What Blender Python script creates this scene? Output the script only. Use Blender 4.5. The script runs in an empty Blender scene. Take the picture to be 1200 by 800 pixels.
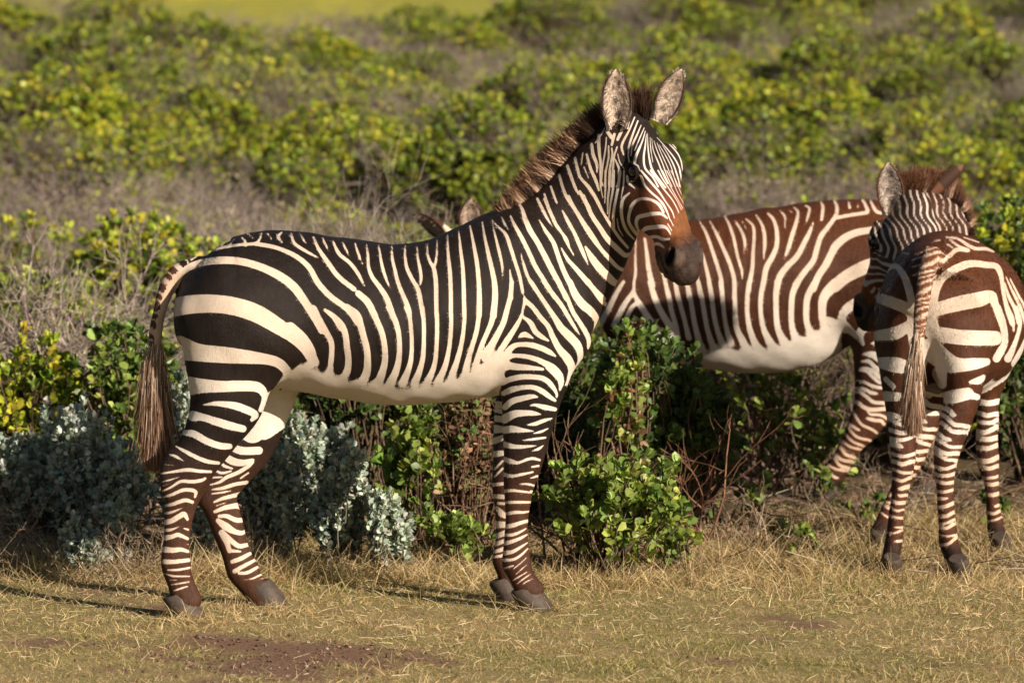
import bpy, math, random
import numpy as np
from mathutils import Matrix, Vector

rng = np.random.default_rng(7)
random.seed(7)
scene = bpy.context.scene
COL = scene.collection

# ------------------------------------------------------------------ camera, sky, sun, exposure
CAM = np.array([0.0, -14.0, 1.9]); PITCH = math.radians(4.35); FPX = 5280.0
cam_d = bpy.data.cameras.new("camera"); cam = bpy.data.objects.new("camera", cam_d); COL.objects.link(cam)
cam.location = CAM; cam.rotation_euler = (math.radians(90) - PITCH, 0, 0)
cam_d.sensor_width = 36.0; cam_d.lens = 36.0 * FPX / 1200.0
cam_d.clip_end = 2000.0; cam_d.clip_start = 0.1
cam_d.dof.use_dof = True; cam_d.dof.focus_distance = 13.95; cam_d.dof.aperture_fstop = 4.5
scene.camera = cam

SUN_AZ, SUN_EL = math.radians(45), math.radians(22.5)       # to the right of and behind the viewer, low
to_sun = np.array([math.sin(SUN_AZ) * math.cos(SUN_EL), -math.cos(SUN_AZ) * math.cos(SUN_EL), math.sin(SUN_EL)])
world = bpy.data.worlds.new("World"); scene.world = world; world.use_nodes = True
wn = world.node_tree; bg = wn.nodes["Background"]
sky = wn.nodes.new("ShaderNodeTexSky"); sky.sky_type = 'NISHITA'; sky.sun_disc = False
sky.sun_elevation = SUN_EL; sky.sun_rotation = math.atan2(to_sun[0], to_sun[1])
wn.links.new(sky.outputs[0], bg.inputs[0]); bg.inputs[1].default_value = 0.036
sun_d = bpy.data.lights.new("sun", 'SUN'); sun = bpy.data.objects.new("sun", sun_d); COL.objects.link(sun)
sun_d.energy = 5.0; sun_d.angle = math.radians(0.5); sun_d.color = (1.0, 0.88, 0.735)
sun.rotation_euler = Vector(to_sun).to_track_quat('Z', 'Y').to_euler()
scene.view_settings.view_transform = 'Standard'; scene.view_settings.look = 'None'
scene.view_settings.gamma = 1.0; scene.view_settings.use_curve_mapping = False
scene.view_settings.exposure = 1.0
scene.cycles.use_denoising = True
scene.cycles.max_bounces = 6; scene.cycles.diffuse_bounces = 3; scene.cycles.transmission_bounces = 3

# ------------------------------------------------------------------ small helpers
def ray(px, py):
    """direction of the sight line through a point measured on the photograph (1200 x 800)"""
    x = (px - 600.0) / FPX; y = (400.0 - py) / FPX
    c, s = math.cos(PITCH), math.sin(PITCH)
    return np.array([x, c + y * s, -s + y * c])

def on_plane(px, py, o, n):
    d = ray(px, py); t = np.dot(np.asarray(o) - CAM, n) / np.dot(d, n)
    return CAM + d * t

def at_y(px, py, Y):
    return on_plane(px, py, (0, Y, 0), (0, 1, 0))

def norm(v):
    v = np.asarray(v, float); return v / np.maximum(np.linalg.norm(v, axis=-1, keepdims=True), 1e-9)

def smooth(x, a, b):
    t = np.clip((x - a) / (b - a), 0, 1); return t * t * (3 - 2 * t)

def catmull(P, m):
    P = np.asarray(P, float); n = len(P)
    Q = np.vstack([2 * P[0] - P[1], P, 2 * P[-1] - P[-2]]); out = []
    t = np.linspace(0, 1, m, endpoint=False)[:, None]
    for i in range(n - 1):
        a, b, c, d = Q[i:i + 4]
        out.append(0.5 * (2 * b + (c - a) * t + (2 * a - 5 * b + 4 * c - d) * t ** 2 + (3 * b - a - 3 * c + d) * t ** 3))
    out.append(P[-1:]); return np.vstack(out)

def tag(o, label=None, cat=None, group=None, kind=None):
    if label: o['label'] = label
    if cat: o['category'] = cat
    if group: o['group'] = group
    if kind: o['kind'] = kind
    return o

def empty(name, loc=(0, 0, 0), rz=0.0):
    o = bpy.data.objects.new(name, None); COL.objects.link(o)
    o.location = loc; o.rotation_euler = (0, 0, rz); o.empty_display_size = 0.1
    return o

def mesh_data(name, V, F, attrs=None, smooth_shade=True):
    """V (n,3); F (m,k) array or list of such arrays; attrs {name: (n,) floats or (n,3) colours} on points"""
    Fs = F if isinstance(F, (list, tuple)) else [F]
    Fs = [np.asarray(f, np.int32) for f in Fs if len(f)]
    me = bpy.data.meshes.new(name)
    V = np.ascontiguousarray(V, np.float32)
    me.vertices.add(len(V)); me.vertices.foreach_set("co", V.ravel())
    loops = np.concatenate([f.ravel() for f in Fs]); tot = np.concatenate([np.full(len(f), f.shape[1]) for f in Fs])
    me.loops.add(len(loops)); me.loops.foreach_set("vertex_index", loops.astype(np.int32))
    me.polygons.add(len(tot)); me.polygons.foreach_set("loop_start", np.concatenate([[0], np.cumsum(tot)[:-1]]).astype(np.int32))
    me.polygons.foreach_set("use_smooth", np.full(len(tot), bool(smooth_shade)))
    for k, a in (attrs or {}).items():
        a = np.asarray(a, np.float32)
        if a.ndim == 1:
            at = me.attributes.new(k, 'FLOAT', 'POINT'); at.data.foreach_set("value", np.ascontiguousarray(a))
        else:
            at = me.attributes.new(k, 'FLOAT_COLOR', 'POINT')
            at.data.foreach_set("color", np.ascontiguousarray(np.hstack([a, np.ones((len(a), 1), np.float32)])).ravel())
    me.update(calc_edges=True); me.validate()
    return me

def add(name, me, mat, parent=None):
    o = bpy.data.objects.new(name, me); COL.objects.link(o)
    if mat is not None and not me.materials: me.materials.append(mat)
    if parent is not None: o.parent = parent
    return o

class Join:
    """collects pieces for one mesh"""
    def __init__(s): s.V = []; s.F = {}; s.A = {}; s.n = 0
    def put(s, V, F, **attrs):
        V = np.asarray(V, float).reshape(-1, 3); F = np.asarray(F)
        s.V.append(V); s.F.setdefault(F.shape[1], []).append(F + s.n)
        for k, a in attrs.items():
            a = np.asarray(a, float)
            if a.ndim == 1 and len(a) == 3 and len(V) != 3: a = np.tile(a, (len(V), 1))
            if a.ndim == 0: a = np.full(len(V), float(a))
            s.A.setdefault(k, []).append(a)
        s.n += len(V)
    def mesh(s, name, smooth_shade=True):
        return mesh_data(name, np.vstack(s.V), [np.vstack(f) for f in s.F.values()],
                         {k: np.concatenate(a) for k, a in s.A.items()}, smooth_shade)

# ------------------------------------------------------------------ materials
class NT:
    def __init__(s, name):
        s.m = bpy.data.materials.new(name); s.m.use_nodes = True; s.t = s.m.node_tree; s.t.nodes.clear()
        s.out = s.n("ShaderNodeOutputMaterial")
    def n(s, typ, ins=None, **kw):
        nd = s.t.nodes.new(typ)
        for k, v in kw.items(): setattr(nd, k, v)
        for k, v in (ins or {}).items():
            if hasattr(v, "is_linked") or isinstance(v, bpy.types.NodeSocket): s.t.links.new(v, nd.inputs[k])
            else: nd.inputs[k].default_value = v
        return nd
    def math(s, op, a, b=0.0, c=0.0, clamp=False):
        nd = s.n("ShaderNodeMath", {0: a, 1: b, 2: c}, operation=op); nd.use_clamp = clamp; return nd.outputs[0]
    def attr(s, name): return s.n("ShaderNodeAttribute", attribute_name=name)
    def noise(s, scale, detail=3.0, rough=0.55, vec=None, out=0):
        ins = {"Scale": scale, "Detail": detail, "Roughness": rough}
        if vec is not None: ins["Vector"] = vec
        return s.n("ShaderNodeTexNoise", ins).outputs[out]
    def mix(s, f, a, b, mode='MIX'):
        nd = s.n("ShaderNodeMix", data_type='RGBA', blend_type=mode)
        for i, v in ((0, f), (6, a), (7, b)):
            if isinstance(v, bpy.types.NodeSocket): s.t.links.new(v, nd.inputs[i])
            else: nd.inputs[i].default_value = v if i == 0 else (tuple(v) + (1,))[:4]
        return nd.outputs[2]
    def obj(s): return s.n("ShaderNodeTexCoord").outputs["Object"]
    def ramp(s, f, a, b):
        return s.n("ShaderNodeMapRange", {0: f, 1: a, 2: b, 3: 0.0, 4: 1.0}, interpolation_type='SMOOTHSTEP').outputs[0]
    def done(s, sh): s.t.links.new(sh, s.out.inputs[0]); return s.m

def coat_material():
    t = NT("zebra_coat"); o = t.obj()
    sd = t.attr("sd").outputs["Fac"]; dark = t.attr("dark").outputs["Color"]; light = t.attr("light").outputs["Color"]
    fuzz = t.attr("fuzz").outputs["Fac"]
    n1 = t.math('SUBTRACT', t.noise(380, 2, 0.65, o), 0.5)
    n2 = t.math('SUBTRACT', t.noise(60, 2, 0.5, o), 0.5)
    j = t.math('ADD', t.math('MULTIPLY', n1, 0.0034), t.math('MULTIPLY', n2, 0.0016))
    j = t.math('MULTIPLY', j, t.math('ADD', 1.0, t.math('MULTIPLY', fuzz, 5.0)))
    edge = t.ramp(t.math('ADD', sd, j), -0.0011, 0.0011)
    st = t.n("ShaderNodeMapping", {0: o}); st.inputs["Scale"].default_value = (1.0, 1.0, .22); st.inputs["Rotation"].default_value = (0, .5, 0)
    f3 = t.noise(9, 4, 0.6, o); f4 = t.noise(420, 3, 0.75, st.outputs[0]); f5 = t.noise(35, 3, 0.6, o)
    dk = t.mix(t.math('MULTIPLY', t.ramp(f4, .38, .68), 0.75), dark, t.mix(1.0, dark, (2.0, 1.65, 1.4), 'MULTIPLY'))
    dk = t.mix(t.math('MULTIPLY', t.ramp(f3, .45, .8), 0.35), dk, t.mix(1.0, dark, (1.8, 1.35, 1.1), 'MULTIPLY'))
    f6 = t.noise(85, 3, .7, st.outputs[0])
    dk = t.mix(t.math('MULTIPLY', t.ramp(f6, .40, .66), 0.6), dk, t.mix(1.0, dark, (2.3, 1.9, 1.6), 'MULTIPLY'))
    lt = t.mix(t.math('MULTIPLY', t.ramp(f5, .35, .8), 0.35), light, t.mix(1.0, light, (.86, .78, .70), 'MULTIPLY'))
    lt = t.mix(t.math('MULTIPLY', t.ramp(f4, .45, .75), 0.35), lt, t.mix(1.0, light, (.7, .6, .5), 'MULTIPLY'))
    # brownish hair along the rim of every dark stripe
    rim = t.math('MULTIPLY', t.ramp(sd, -0.006, -0.0006), 0.6)
    dk = t.mix(rim, dk, t.mix(1.0, dark, (2.6, 1.7, 1.2), 'MULTIPLY'))
    col = t.mix(1.0, t.mix(edge, dk, lt), (.71, .71, .71), "MULTIPLY")
    b = t.n("ShaderNodeBump", {"Strength": 0.6, "Distance": 0.004,
            "Height": t.math('ADD', f4, t.math('MULTIPLY', f5, 0.8))})
    p = t.n("ShaderNodeBsdfPrincipled", {"Base Color": col, "Roughness": 0.52, "Specular IOR Level": 0.13,
            "Sheen Weight": 0.0, "Sheen Roughness": 0.4, "Normal": b.outputs[0]})
    return t.done(p.outputs[0])

def hair_material(name="hair", rough=0.6):
    t = NT(name); c = t.attr("col").outputs["Color"]
    p = t.n("ShaderNodeBsdfPrincipled", {"Base Color": c, "Roughness": rough, "Specular IOR Level": 0.25})
    tr = t.n("ShaderNodeBsdfTranslucent", {"Color": c})
    m = t.n("ShaderNodeMixShader", {0: 0.25, 1: p.outputs[0], 2: tr.outputs[0]})
    return t.done(m.outputs[0])

def leaf_material(name, rough=0.45, trans=0.28, spec=0.35):
    t = NT(name); c = t.attr("col").outputs["Color"]; o = t.obj()
    n = t.noise(60, 3, .6, o)
    c2 = t.mix(t.math('MULTIPLY', t.ramp(n, .35, .75), .45), c, t.mix(1.0, c, (.62, .68, .55), 'MULTIPLY'))
    p = t.n("ShaderNodeBsdfPrincipled", {"Base Color": c2, "Roughness": rough, "Specular IOR Level": spec})
    tc = t.mix(1.0, c2, (1.25, 1.2, .6), 'MULTIPLY')
    tr = t.n("ShaderNodeBsdfTranslucent", {"Color": tc})
    m = t.n("ShaderNodeMixShader", {0: trans, 1: p.outputs[0], 2: tr.outputs[0]})
    return t.done(m.outputs[0])

def plain(name, col, rough=0.6, var=0.5, scale=30, spec=0.3, bump=0.0):
    t = NT(name); o = t.obj(); n = t.noise(scale, 4, .6, o)
    c = t.mix(t.math('MULTIPLY', t.ramp(n, .3, .75), var), col, tuple(x * .45 for x in col))
    ins = {"Base Color": c, "Roughness": rough, "Specular IOR Level": spec}
    if bump: ins["Normal"] = t.n("ShaderNodeBump", {"Strength": bump, "Distance": .004, "Height": n}).outputs[0]
    return t.done(t.n("ShaderNodeBsdfPrincipled", ins).outputs[0])

M_coat = coat_material()
M_hair = hair_material()
def fur_material():
    t = NT("short_coat_hair"); p = t.n("ShaderNodeBsdfPrincipled", {"Base Color": t.attr("col").outputs["Color"], "Roughness": .5, "Specular IOR Level": .16}); return t.done(p.outputs[0])
M_fur = fur_material()
M_ear = hair_material("ear_fur", 0.75)
M_leaf = leaf_material("green_leaf")
M_silver = leaf_material("silver_leaf", 0.7, 0.15, 0.2)
M_dry = leaf_material("dry_leaf", 0.7, 0.2, 0.15)
M_grass = leaf_material("grass_blades", 0.6, 0.3, 0.2)
M_twig = hair_material("bark_twigs", 0.8)
M_hoof = plain("hoof_horn", (.062, .046, .037), .62, .75, 55, .18, .6)
M_eye = plain("eye_ball", (.012, .006, .004), .06, .3, 40, .6)

# ------------------------------------------------------------------ animal bodies: a distance field turned into one skin
def prim(group, P, RA, RB, lat=(0, 1, 0), k=0.04, m=10, carve=False, cap=1.0):
    """swept ellipse: P points, RA radius along lat, RB radius across it; blended with k"""
    D = catmull(np.column_stack([np.asarray(P, float), RA, RB]), m)
    C = D[:, :3]; T = norm(np.gradient(C, axis=0)); L = np.asarray(lat, float)
    L = np.tile(L, (len(C), 1)) if L.ndim == 1 else L
    L = norm(L - T * np.sum(L * T, 1)[:, None]); N = np.cross(T, L)
    step = np.linalg.norm(np.diff(C, axis=0), axis=1); h = np.concatenate([[step[0]], (step[:-1] + step[1:]) / 2, [step[-1]]]) * .5
    R = np.maximum(D[:, 3:5], .002); dR = np.gradient(R, axis=0) / np.maximum(2 * h, 1e-6)[:, None]
    pad = R.max() + .09
    return dict(g=group, C=C, T=T, L=L, N=N, h=h, R=R, dR=dR, k=k, carve=carve, cap=cap, lo=C.min(0) - pad, hi=C.max(0) + pad)

def prim_d(p, Q):
    C = p['C']; out = np.empty(len(Q))
    for a in range(0, len(Q), 60000):
        q = Q[a:a + 60000]
        i = np.argmin(np.sum(C * C, 1)[None, :] - 2 * q @ C.T, 1)
        d = q - C[i]; t = np.sum(d * p['T'][i], 1); tc = np.clip(t, -p['h'][i], p['h'][i]); w = t - tc
        r = np.maximum(p['R'][i] + p['dR'][i] * tc[:, None], .002)
        u = np.sum(d * p['L'][i], 1); v = np.sum(d * p['N'][i], 1); c = np.minimum(r[:, 0], r[:, 1]) * p['cap']
        x = u / r[:, 0]; y = v / r[:, 1]; z = w / c
        k0 = np.sqrt(x * x + y * y + z * z); k1 = np.sqrt((x / r[:, 0]) ** 2 + (y / r[:, 1]) ** 2 + (z / c) ** 2)
        out[a:a + 60000] = np.where(k0 < .05, -np.minimum(r[:, 0], r[:, 1]) * .95, k0 * (k0 - 1) / np.maximum(k1, 1e-6))
    return out

def field(prims, Q):
    D = np.full(len(Q), .25)
    for p in prims:
        m = np.all((Q > p['lo']) & (Q < p['hi']), 1)
        if not m.any(): continue
        d = prim_d(p, Q[m]); o = D[m]; k = p['k']
        if p['carve']:
            d = -d; h = np.maximum(k - np.abs(o - d), 0) / k; D[m] = np.maximum(o, d) + h * h * k * .25
        else:
            h = np.maximum(k - np.abs(o - d), 0) / k; D[m] = np.minimum(o, d) - h * h * k * .25
    return D

def skin(prims, h):
    lo = np.min([p['lo'] for p in prims], 0) + .03; hi = np.max([p['hi'] for p in prims], 0) - .03
    H = 4 * h; nc = np.ceil((hi - lo) / H).astype(int)
    ax = [lo[i] + (np.arange(nc[i]) + .5) * H for i in range(3)]
    G = np.stack(np.meshgrid(*ax, indexing='ij'), -1).reshape(-1, 3)
    dc = field(prims, G); band = np.abs(dc) < H * 1.7
    V = np.repeat(np.repeat(np.repeat(dc.reshape(nc), 4, 0), 4, 1), 4, 2)
    bi = np.argwhere(band.reshape(nc)); off = np.stack(np.meshgrid(*[np.arange(4)] * 3, indexing='ij'), -1).reshape(-1, 3)
    idx = (bi[:, None, :] * 4 + off[None]).reshape(-1, 3)
    V[idx[:, 0], idx[:, 1], idx[:, 2]] = field(prims, lo + (idx + .5) * h)
    S = V < 0
    n = np.array(V.shape)
    # one vertex in every cell the surface passes through
    c = [S[a:n[0] - 1 + a, b:n[1] - 1 + b, d:n[2] - 1 + d] for a in (0, 1) for b in (0, 1) for d in (0, 1)]
    cnt = sum(x.astype(np.int8) for x in c); act = (cnt > 0) & (cnt < 8)
    ci = np.argwhere(act); ids = np.full(act.shape, -1, np.int32); ids[act] = np.arange(len(ci))
    acc = np.zeros((len(ci), 3)); num = np.zeros(len(ci))
    corners = [(a, b, d) for a in (0, 1) for b in (0, 1) for d in (0, 1)]
    val = {q: V[ci[:, 0] + q[0], ci[:, 1] + q[1], ci[:, 2] + q[2]] for q in corners}
    for q in corners:
        for a in range(3):
            if q[a]: continue
            r = list(q); r[a] = 1; r = tuple(r)
            A, B = val[q], val[r]; m = (A < 0) != (B < 0); t = A[m] / (A[m] - B[m])
            pt = np.tile(np.array(q, float), (m.sum(), 1)); pt[:, a] = t
            acc[m] += pt; num[m] += 1
    P = lo + (ci + acc / num[:, None] + .5) * h
    F = []
    for a in range(3):
        b, d = (a + 1) % 3, (a + 2) % 3
        s0 = np.take(S, range(0, n[a] - 1), a); s1 = np.take(S, range(1, n[a]), a)
        e = np.argwhere(s0 != s1); e = e[(e[:, b] > 0) & (e[:, d] > 0) & (e[:, b] < n[b] - 1) & (e[:, d] < n[d] - 1)]
        flip = np.take(S, range(0, n[a] - 1), a)[e[:, 0], e[:, 1], e[:, 2]]
        q = []
        for (x, y) in ((-1, -1), (0, -1), (0, 0), (-1, 0)):
            f = e.copy(); f[:, b] += x; f[:, d] += y; q.append(ids[f[:, 0], f[:, 1], f[:, 2]])
        q = np.stack(q, 1); q[~flip] = q[~flip][:, ::-1]; F.append(q)
    F = np.vstack(F); F = F[(F >= 0).all(1)]
    # keep the biggest connected piece only
    lab = np.arange(len(P))
    for _ in range(400):
        m = lab[F].min(1); new = lab.copy(); np.minimum.at(new, F.ravel(), np.repeat(m, 4)); new = new[new]
        if (new == lab).all(): break
        lab = new
    big = np.bincount(lab).argmax(); keep = lab == big; re = np.cumsum(keep) - 1
    F = re[F[keep[F].all(1)]]; P = P[keep]
    for _ in range(3):
        g, d = gradient(prims, P); P = P - np.clip(d, -h, h)[:, None] * g / np.maximum(np.sum(g * g, 1), .3)[:, None]
    g, _ = gradient(prims, P)
    return P, F, norm(g)

def gradient(prims, P, e=.0015):
    K = np.array([[1, -1, -1], [-1, -1, 1], [-1, 1, -1], [1, 1, 1]], float)
    v = [field(prims, P + k * e) for k in K]
    return sum(k[None] * x[:, None] for k, x in zip(K, v)) / (4 * e), sum(v) / 4

def strokes_sd(Q, strokes, floor=-.03):
    """distance inside the nearest stroke; each stroke (n,3): position and half width on a plane"""
    D = np.full(len(Q), float(floor))
    for s in strokes:
        s = np.asarray(s, float)
        if len(s) > 2:
            w = s[:, 2]; s = catmull(s, 4); s[:, 2] = np.clip(s[:, 2], w.min(), w.max())
        pad = s[:, 2].max() - floor
        m = np.all((Q > s[:, :2].min(0) - pad) & (Q < s[:, :2].max(0) + pad), 1); i = np.nonzero(m)[0]
        if not len(i): continue
        q = Q[i]; best = D[i]
        for a, b in zip(s[:-1], s[1:]):
            ab = b[:2] - a[:2]; L = max(np.dot(ab, ab), 1e-12)
            t = np.clip(((q - a[:2]) @ ab) / L, 0, 1)
            d = np.linalg.norm(q - a[:2] - t[:, None] * ab, axis=1)
            best = np.maximum(best, a[2] + (b[2] - a[2]) * t - d)
        D[i] = best
    return D

def zoomed(x0, y0, s, *lines):
    """traced lines: (x, y, width) in an enlargement of the photograph -> photograph pixels with half width"""
    return [[(x0 + x / s, y0 + y / s, max(w, 4) * .5 / s) for x, y, w in l] for l in lines]

def strands(J, R, D, length, width, tip, c_root, c_tip, bend=None, seg=3, rg=rng):
    """hair: tapering ribbons from roots R along D"""
    n = len(R); D = norm(D); side = norm(np.cross(D, rg.normal(size=(n, 3))))
    t = np.linspace(0, 1, seg + 1); bend = np.zeros((n, 3)) if bend is None else bend
    P = R[:, None] + D[:, None] * (length[:, None] * t)[..., None] + bend[:, None] * (t ** 2)[None, :, None]
    w = (width[:, None] * (1 - (1 - tip) * t) * .5)[..., None]
    V = np.stack([P - side[:, None] * w, P + side[:, None] * w], 2).reshape(-1, 3)
    b = (np.arange(n) * 2 * (seg + 1))[:, None, None] + (np.arange(seg) * 2)[None, :, None] + np.array([0, 1, 3, 2])[None, None]
    c = c_root[:, None] + (c_tip - c_root)[:, None] * t[None, :, None]
    J.put(V, b.reshape(-1, 4), col=np.repeat(c, 2, 1).reshape(-1, 3))

def drawing(W):
    d = np.asarray(W) - CAM; c, s = math.cos(PITCH), math.sin(PITCH)
    f = d[..., 1] * c - d[..., 2] * s; u = d[..., 1] * s + d[..., 2] * c
    return np.stack([600 + FPX * d[..., 0] / f, 400 - FPX * u / f], -1)

def smax(a, b, k):
    h = np.maximum(k - np.abs(a - b), 0) / k; return np.maximum(a, b) + h * h * k * .25

class Zebra:
    """frame of one zebra: x along its heading, y to its left, z up; near is the sign of y on the viewer's side"""
    def __init__(z, x, y, heading, near):
        z.O = np.array([x, y, 0.0]); z.rz = heading; z.near = near
        c, s = math.cos(heading), math.sin(heading)
        z.M = np.array([[c, s, 0], [-s, c, 0], [0, 0, 1.0]])       # rows: local axes
        z.prims = []
    def loc(z, w): return (np.asarray(w) - z.O) @ z.M.T
    def wld(z, p): return np.asarray(p) @ z.M + z.O
    def px(z, px, py, l=0.0):
        n = z.M[1]; return z.loc(on_plane(px, py, z.O + n * l * z.near, n))
    def aty(z, px, py, Y): return z.loc(at_y(px, py, Y))
    def scale(z, p): return np.dot(z.wld(p) - CAM, ray(600, 400)) / FPX      # metres per photo pixel there
    def limb(z, group, rows, k=.04, lat=(0, 1, 0), Y=None):
        """rows: px, py, half width px, lateral radius m, lateral offset m (or the depth Y for all)"""
        P, A, B = [], [], []
        for r in rows:
            p = z.px(r[0], r[1], r[4]) if Y is None else z.aty(r[0], r[1], Y)
            P.append(p); A.append(r[3]); B.append(r[2] * z.scale(p))
        z.prims.append(prim(group, P, A, B, lat, k)); return np.array(P)
    def trunk(z, rows, k=.05):
        P, A, B = [], [], []
        for px, t, b, w, l in rows:
            a, c = z.px(px, t, l), z.px(px, b, l); P.append((a + c) / 2); A.append(w); B.append((a[2] - c[2]) / 2)
        z.prims.append(prim("trunk", P, A, B, k=k, m=12, cap=.5))
    def set_head(z, poll, f, size, roll_up=None):
        """poll (local), f the line of the face from poll to muzzle (local)"""
        f = norm(np.array(f, float)); up = np.array([0, 0, 1.0]) if roll_up is None else np.array(roll_up, float)
        l = norm(np.cross(up, f)); u = np.cross(f, l)
        if u[2] < 0 and roll_up is None: u = -u; l = -l
        z.hP, z.hf, z.hl, z.hu, z.hs = np.array(poll, float), f, l, u, size / .5
    def H(z, f, l, u):
        f, l, u = np.broadcast_arrays(np.asarray(f, float), l, u)
        return z.hP + z.hs * (f[..., None] * z.hf + l[..., None] * z.hl + u[..., None] * z.hu)
    def head_coords(z, P):
        d = (P - z.hP) / z.hs; return np.stack([d @ z.hf, d @ z.hl, d @ z.hu], 1)
    def head(z):
        s = z.hs
        #      f     top    bottom   half width
        T = [(-.02, .000, -.150, .060), (.05, .016, -.215, .084), (.11, .022, -.252, .094), (.165, .018, -.248, .095),
             (.225, .008, -.212, .082), (.29, .000, -.162, .066), (.35, -.004, -.128, .056), (.41, -.004, -.118, .056),
             (.455, -.008, -.120, .060), (.49, -.022, -.115, .054)]
        P = [z.H(f, 0, (t + b) / 2) for f, t, b, w in T]
        z.prims.append(prim("head", P, [w * s for *_, w in T], [(t - b) / 2 * s for _, t, b, _ in T], z.hl, .05, 12))
        for q in (-1, 1):
            z.prims.append(prim("head", [z.H(.10, q * .064, -.150), z.H(.19, q * .058, -.145)], [.036 * s] * 2, [.092 * s, .074 * s], z.hl, .04))     # cheek
            z.prims.append(prim("head", [z.H(.10, q * .078, -.004), z.H(.155, q * .085, -.010), z.H(.20, q * .070, -.022)], [.017 * s, .018 * s, .012 * s], [.016 * s, .016 * s, .012 * s], z.hl, .035))  # brow
            z.prims.append(prim("head", [z.H(.24, q * .058, -.045), z.H(.36, q * .045, -.04)], [.016 * s, .012 * s], [.022 * s, .016 * s], z.hl, .03))
            z.prims.append(prim("head", [z.H(.425, q * .040, -.022), z.H(.465, q * .045, -.042)], [.022 * s] * 2, [.026 * s, .026 * s], z.hl, .03))     # nostril wing
            # eye: socket and lids
            z.prims.append(prim("head", [z.H(.150, q * .110, -.038), z.H(.163, q * .110, -.040)], [.017 * s] * 2, [.015 * s] * 2, z.hl, .012, carve=True))
            arc = [z.H(.155 + .027 * math.cos(a), q * (.100 + .004 * math.sin(a)), -.039 + .021 * math.sin(a)) for a in np.linspace(-.35, math.pi + .35, 7)]
            z.prims.append(prim("head", arc, [.0055 * s] * 7, [.0055 * s] * 7, z.hl, .012, 5))
            arc = [z.H(.155 + .026 * math.cos(a), q * .098, -.039 - .018 * math.sin(a)) for a in np.linspace(.2, math.pi - .2, 6)]
            z.prims.append(prim("head", arc, [.0045 * s] * 6, [.0045 * s] * 6, z.hl, .012, 5))
            z.prims.append(prim("head", [z.H(.440, q * .052, -.030), z.H(.458, q * .062, -.050), z.H(.464, q * .060, -.066)], [.017 * s] * 3, [.0095 * s, .0140 * s, .0085 * s], z.hl, .008, carve=True))  # nostril
            z.prims.append(prim("head", [z.H(.385, q * .062, -.092), z.H(.43, q * .066, -.094), z.H(.475, q * .052, -.094), z.H(.496, q * .02, -.090)], [.008 * s] * 4, [.0034 * s] * 4, z.hl, .010, carve=True))  # mouth
        z.prims.append(prim("head", [z.H(.405, 0, -.112), z.H(.45, 0, -.120), z.H(.475, 0, -.112)], [.040 * s, .044 * s, .036 * s], [.018 * s, .022 * s, .018 * s], z.hl, .03))  # chin
    def build(z, name, label, h):
        z.root = tag(empty(name, z.O, z.rz), label, "zebra", "zebras standing at the shrub edge")
        z.V, z.F, z.N = skin(z.prims, h)
        z.relief()
        gs = sorted({p['g'] for p in z.prims}); best = np.full(len(z.V), 9.0); z.grp = np.zeros(len(z.V), int); z.gs = gs
        for p in z.prims:
            if p['carve']: continue
            d = np.full(len(z.V), 8.0); m = np.all((z.V > p['lo']) & (z.V < p['hi']), 1); d[m] = prim_d(p, z.V[m])
            b = d < best; best[b] = d[b]; z.grp[b] = gs.index(p['g'])
    def relief(z):
        """ribs, muscle edges and loose skin: millimetres pushed along the normal"""
        P = z.V; x, y, q = P.T; n = smooth(q, .72, .82) * smooth(-q, -1.12, -1.0)
        mid = np.array([(p['C'].min(0) + p['C'].max(0)) / 2 for p in z.prims if p['g'] == "trunk"][:1])[0]; u = x - mid[0]
        ribs = n * smooth(np.abs(u - .02), .26, .12) * np.sin((x + .25 * (q - .9)) * 2 * np.pi / .055) * .0013
        w = lambda a, b, c, f: np.sin(a * f + 1.3) * np.sin(b * f * 1.17 + .4) * np.sin(c * f * .9 + 2.1)
        hc = z.head_coords(P); mz = smooth(hc[:, 0], .36, .42) * (np.abs(hc[:, 1]) < .12) * (np.abs(hc[:, 2]) < .2)
        wr = mz * (.0013 * np.sin(hc[:, 0] * 300 + 6 * np.sin(hc[:, 1] * 60)) * smooth(-hc[:, 2], .03, .09) + .0009 * w(hc[:, 0], hc[:, 1], hc[:, 2], 150.0) + .0012 * w(hc[:, 1], hc[:, 2], hc[:, 0], 75.0))
        z.V = P + z.N * (wr + ribs + .0040 * w(x, y, q, 17.0) + .0018 * w(q, x, y, 43.0))[:, None]
    def refine(z, groups):
        """split the faces of some groups once more; neighbours take the new edge points so the skin stays closed"""
        more = z.F[1:] if isinstance(z.F, list) else []; f = z.F[0] if isinstance(z.F, list) else z.F; hot = z.is_(*groups); sel = hot[f].any(1); S = f[sel]; n = len(z.V)
        e = np.sort(np.stack([S, np.roll(S, -1, 1)], -1), -1).reshape(-1, 2); key = e[:, 0].astype(np.int64) * n + e[:, 1]
        uk, inv = np.unique(key, return_inverse=True); a, b = uk // n, uk % n; inv = inv.reshape(-1, 4)
        mid = n + np.arange(len(uk)); cen = n + len(uk) + np.arange(len(S))
        for k in ("V", "N"):
            A = getattr(z, k); setattr(z, k, np.vstack([A, (A[a] + A[b]) / 2, A[S].mean(1)]))
        z.grp = np.concatenate([z.grp, z.grp[a], z.grp[S[:, 0]]])
        em = mid[inv]; Q = np.concatenate([np.stack([S[:, i], em[:, i], cen, em[:, i - 1]], 1) for i in range(4)])
        rest = f[~sel]; ke = np.sort(np.stack([rest, np.roll(rest, -1, 1)], -1), -1); ke = ke[..., 0].astype(np.int64) * n + ke[..., 1]
        pos = np.minimum(np.searchsorted(uk, ke), len(uk) - 1); has = uk[pos] == ke; tch = has.any(1)
        poly = {}
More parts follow.
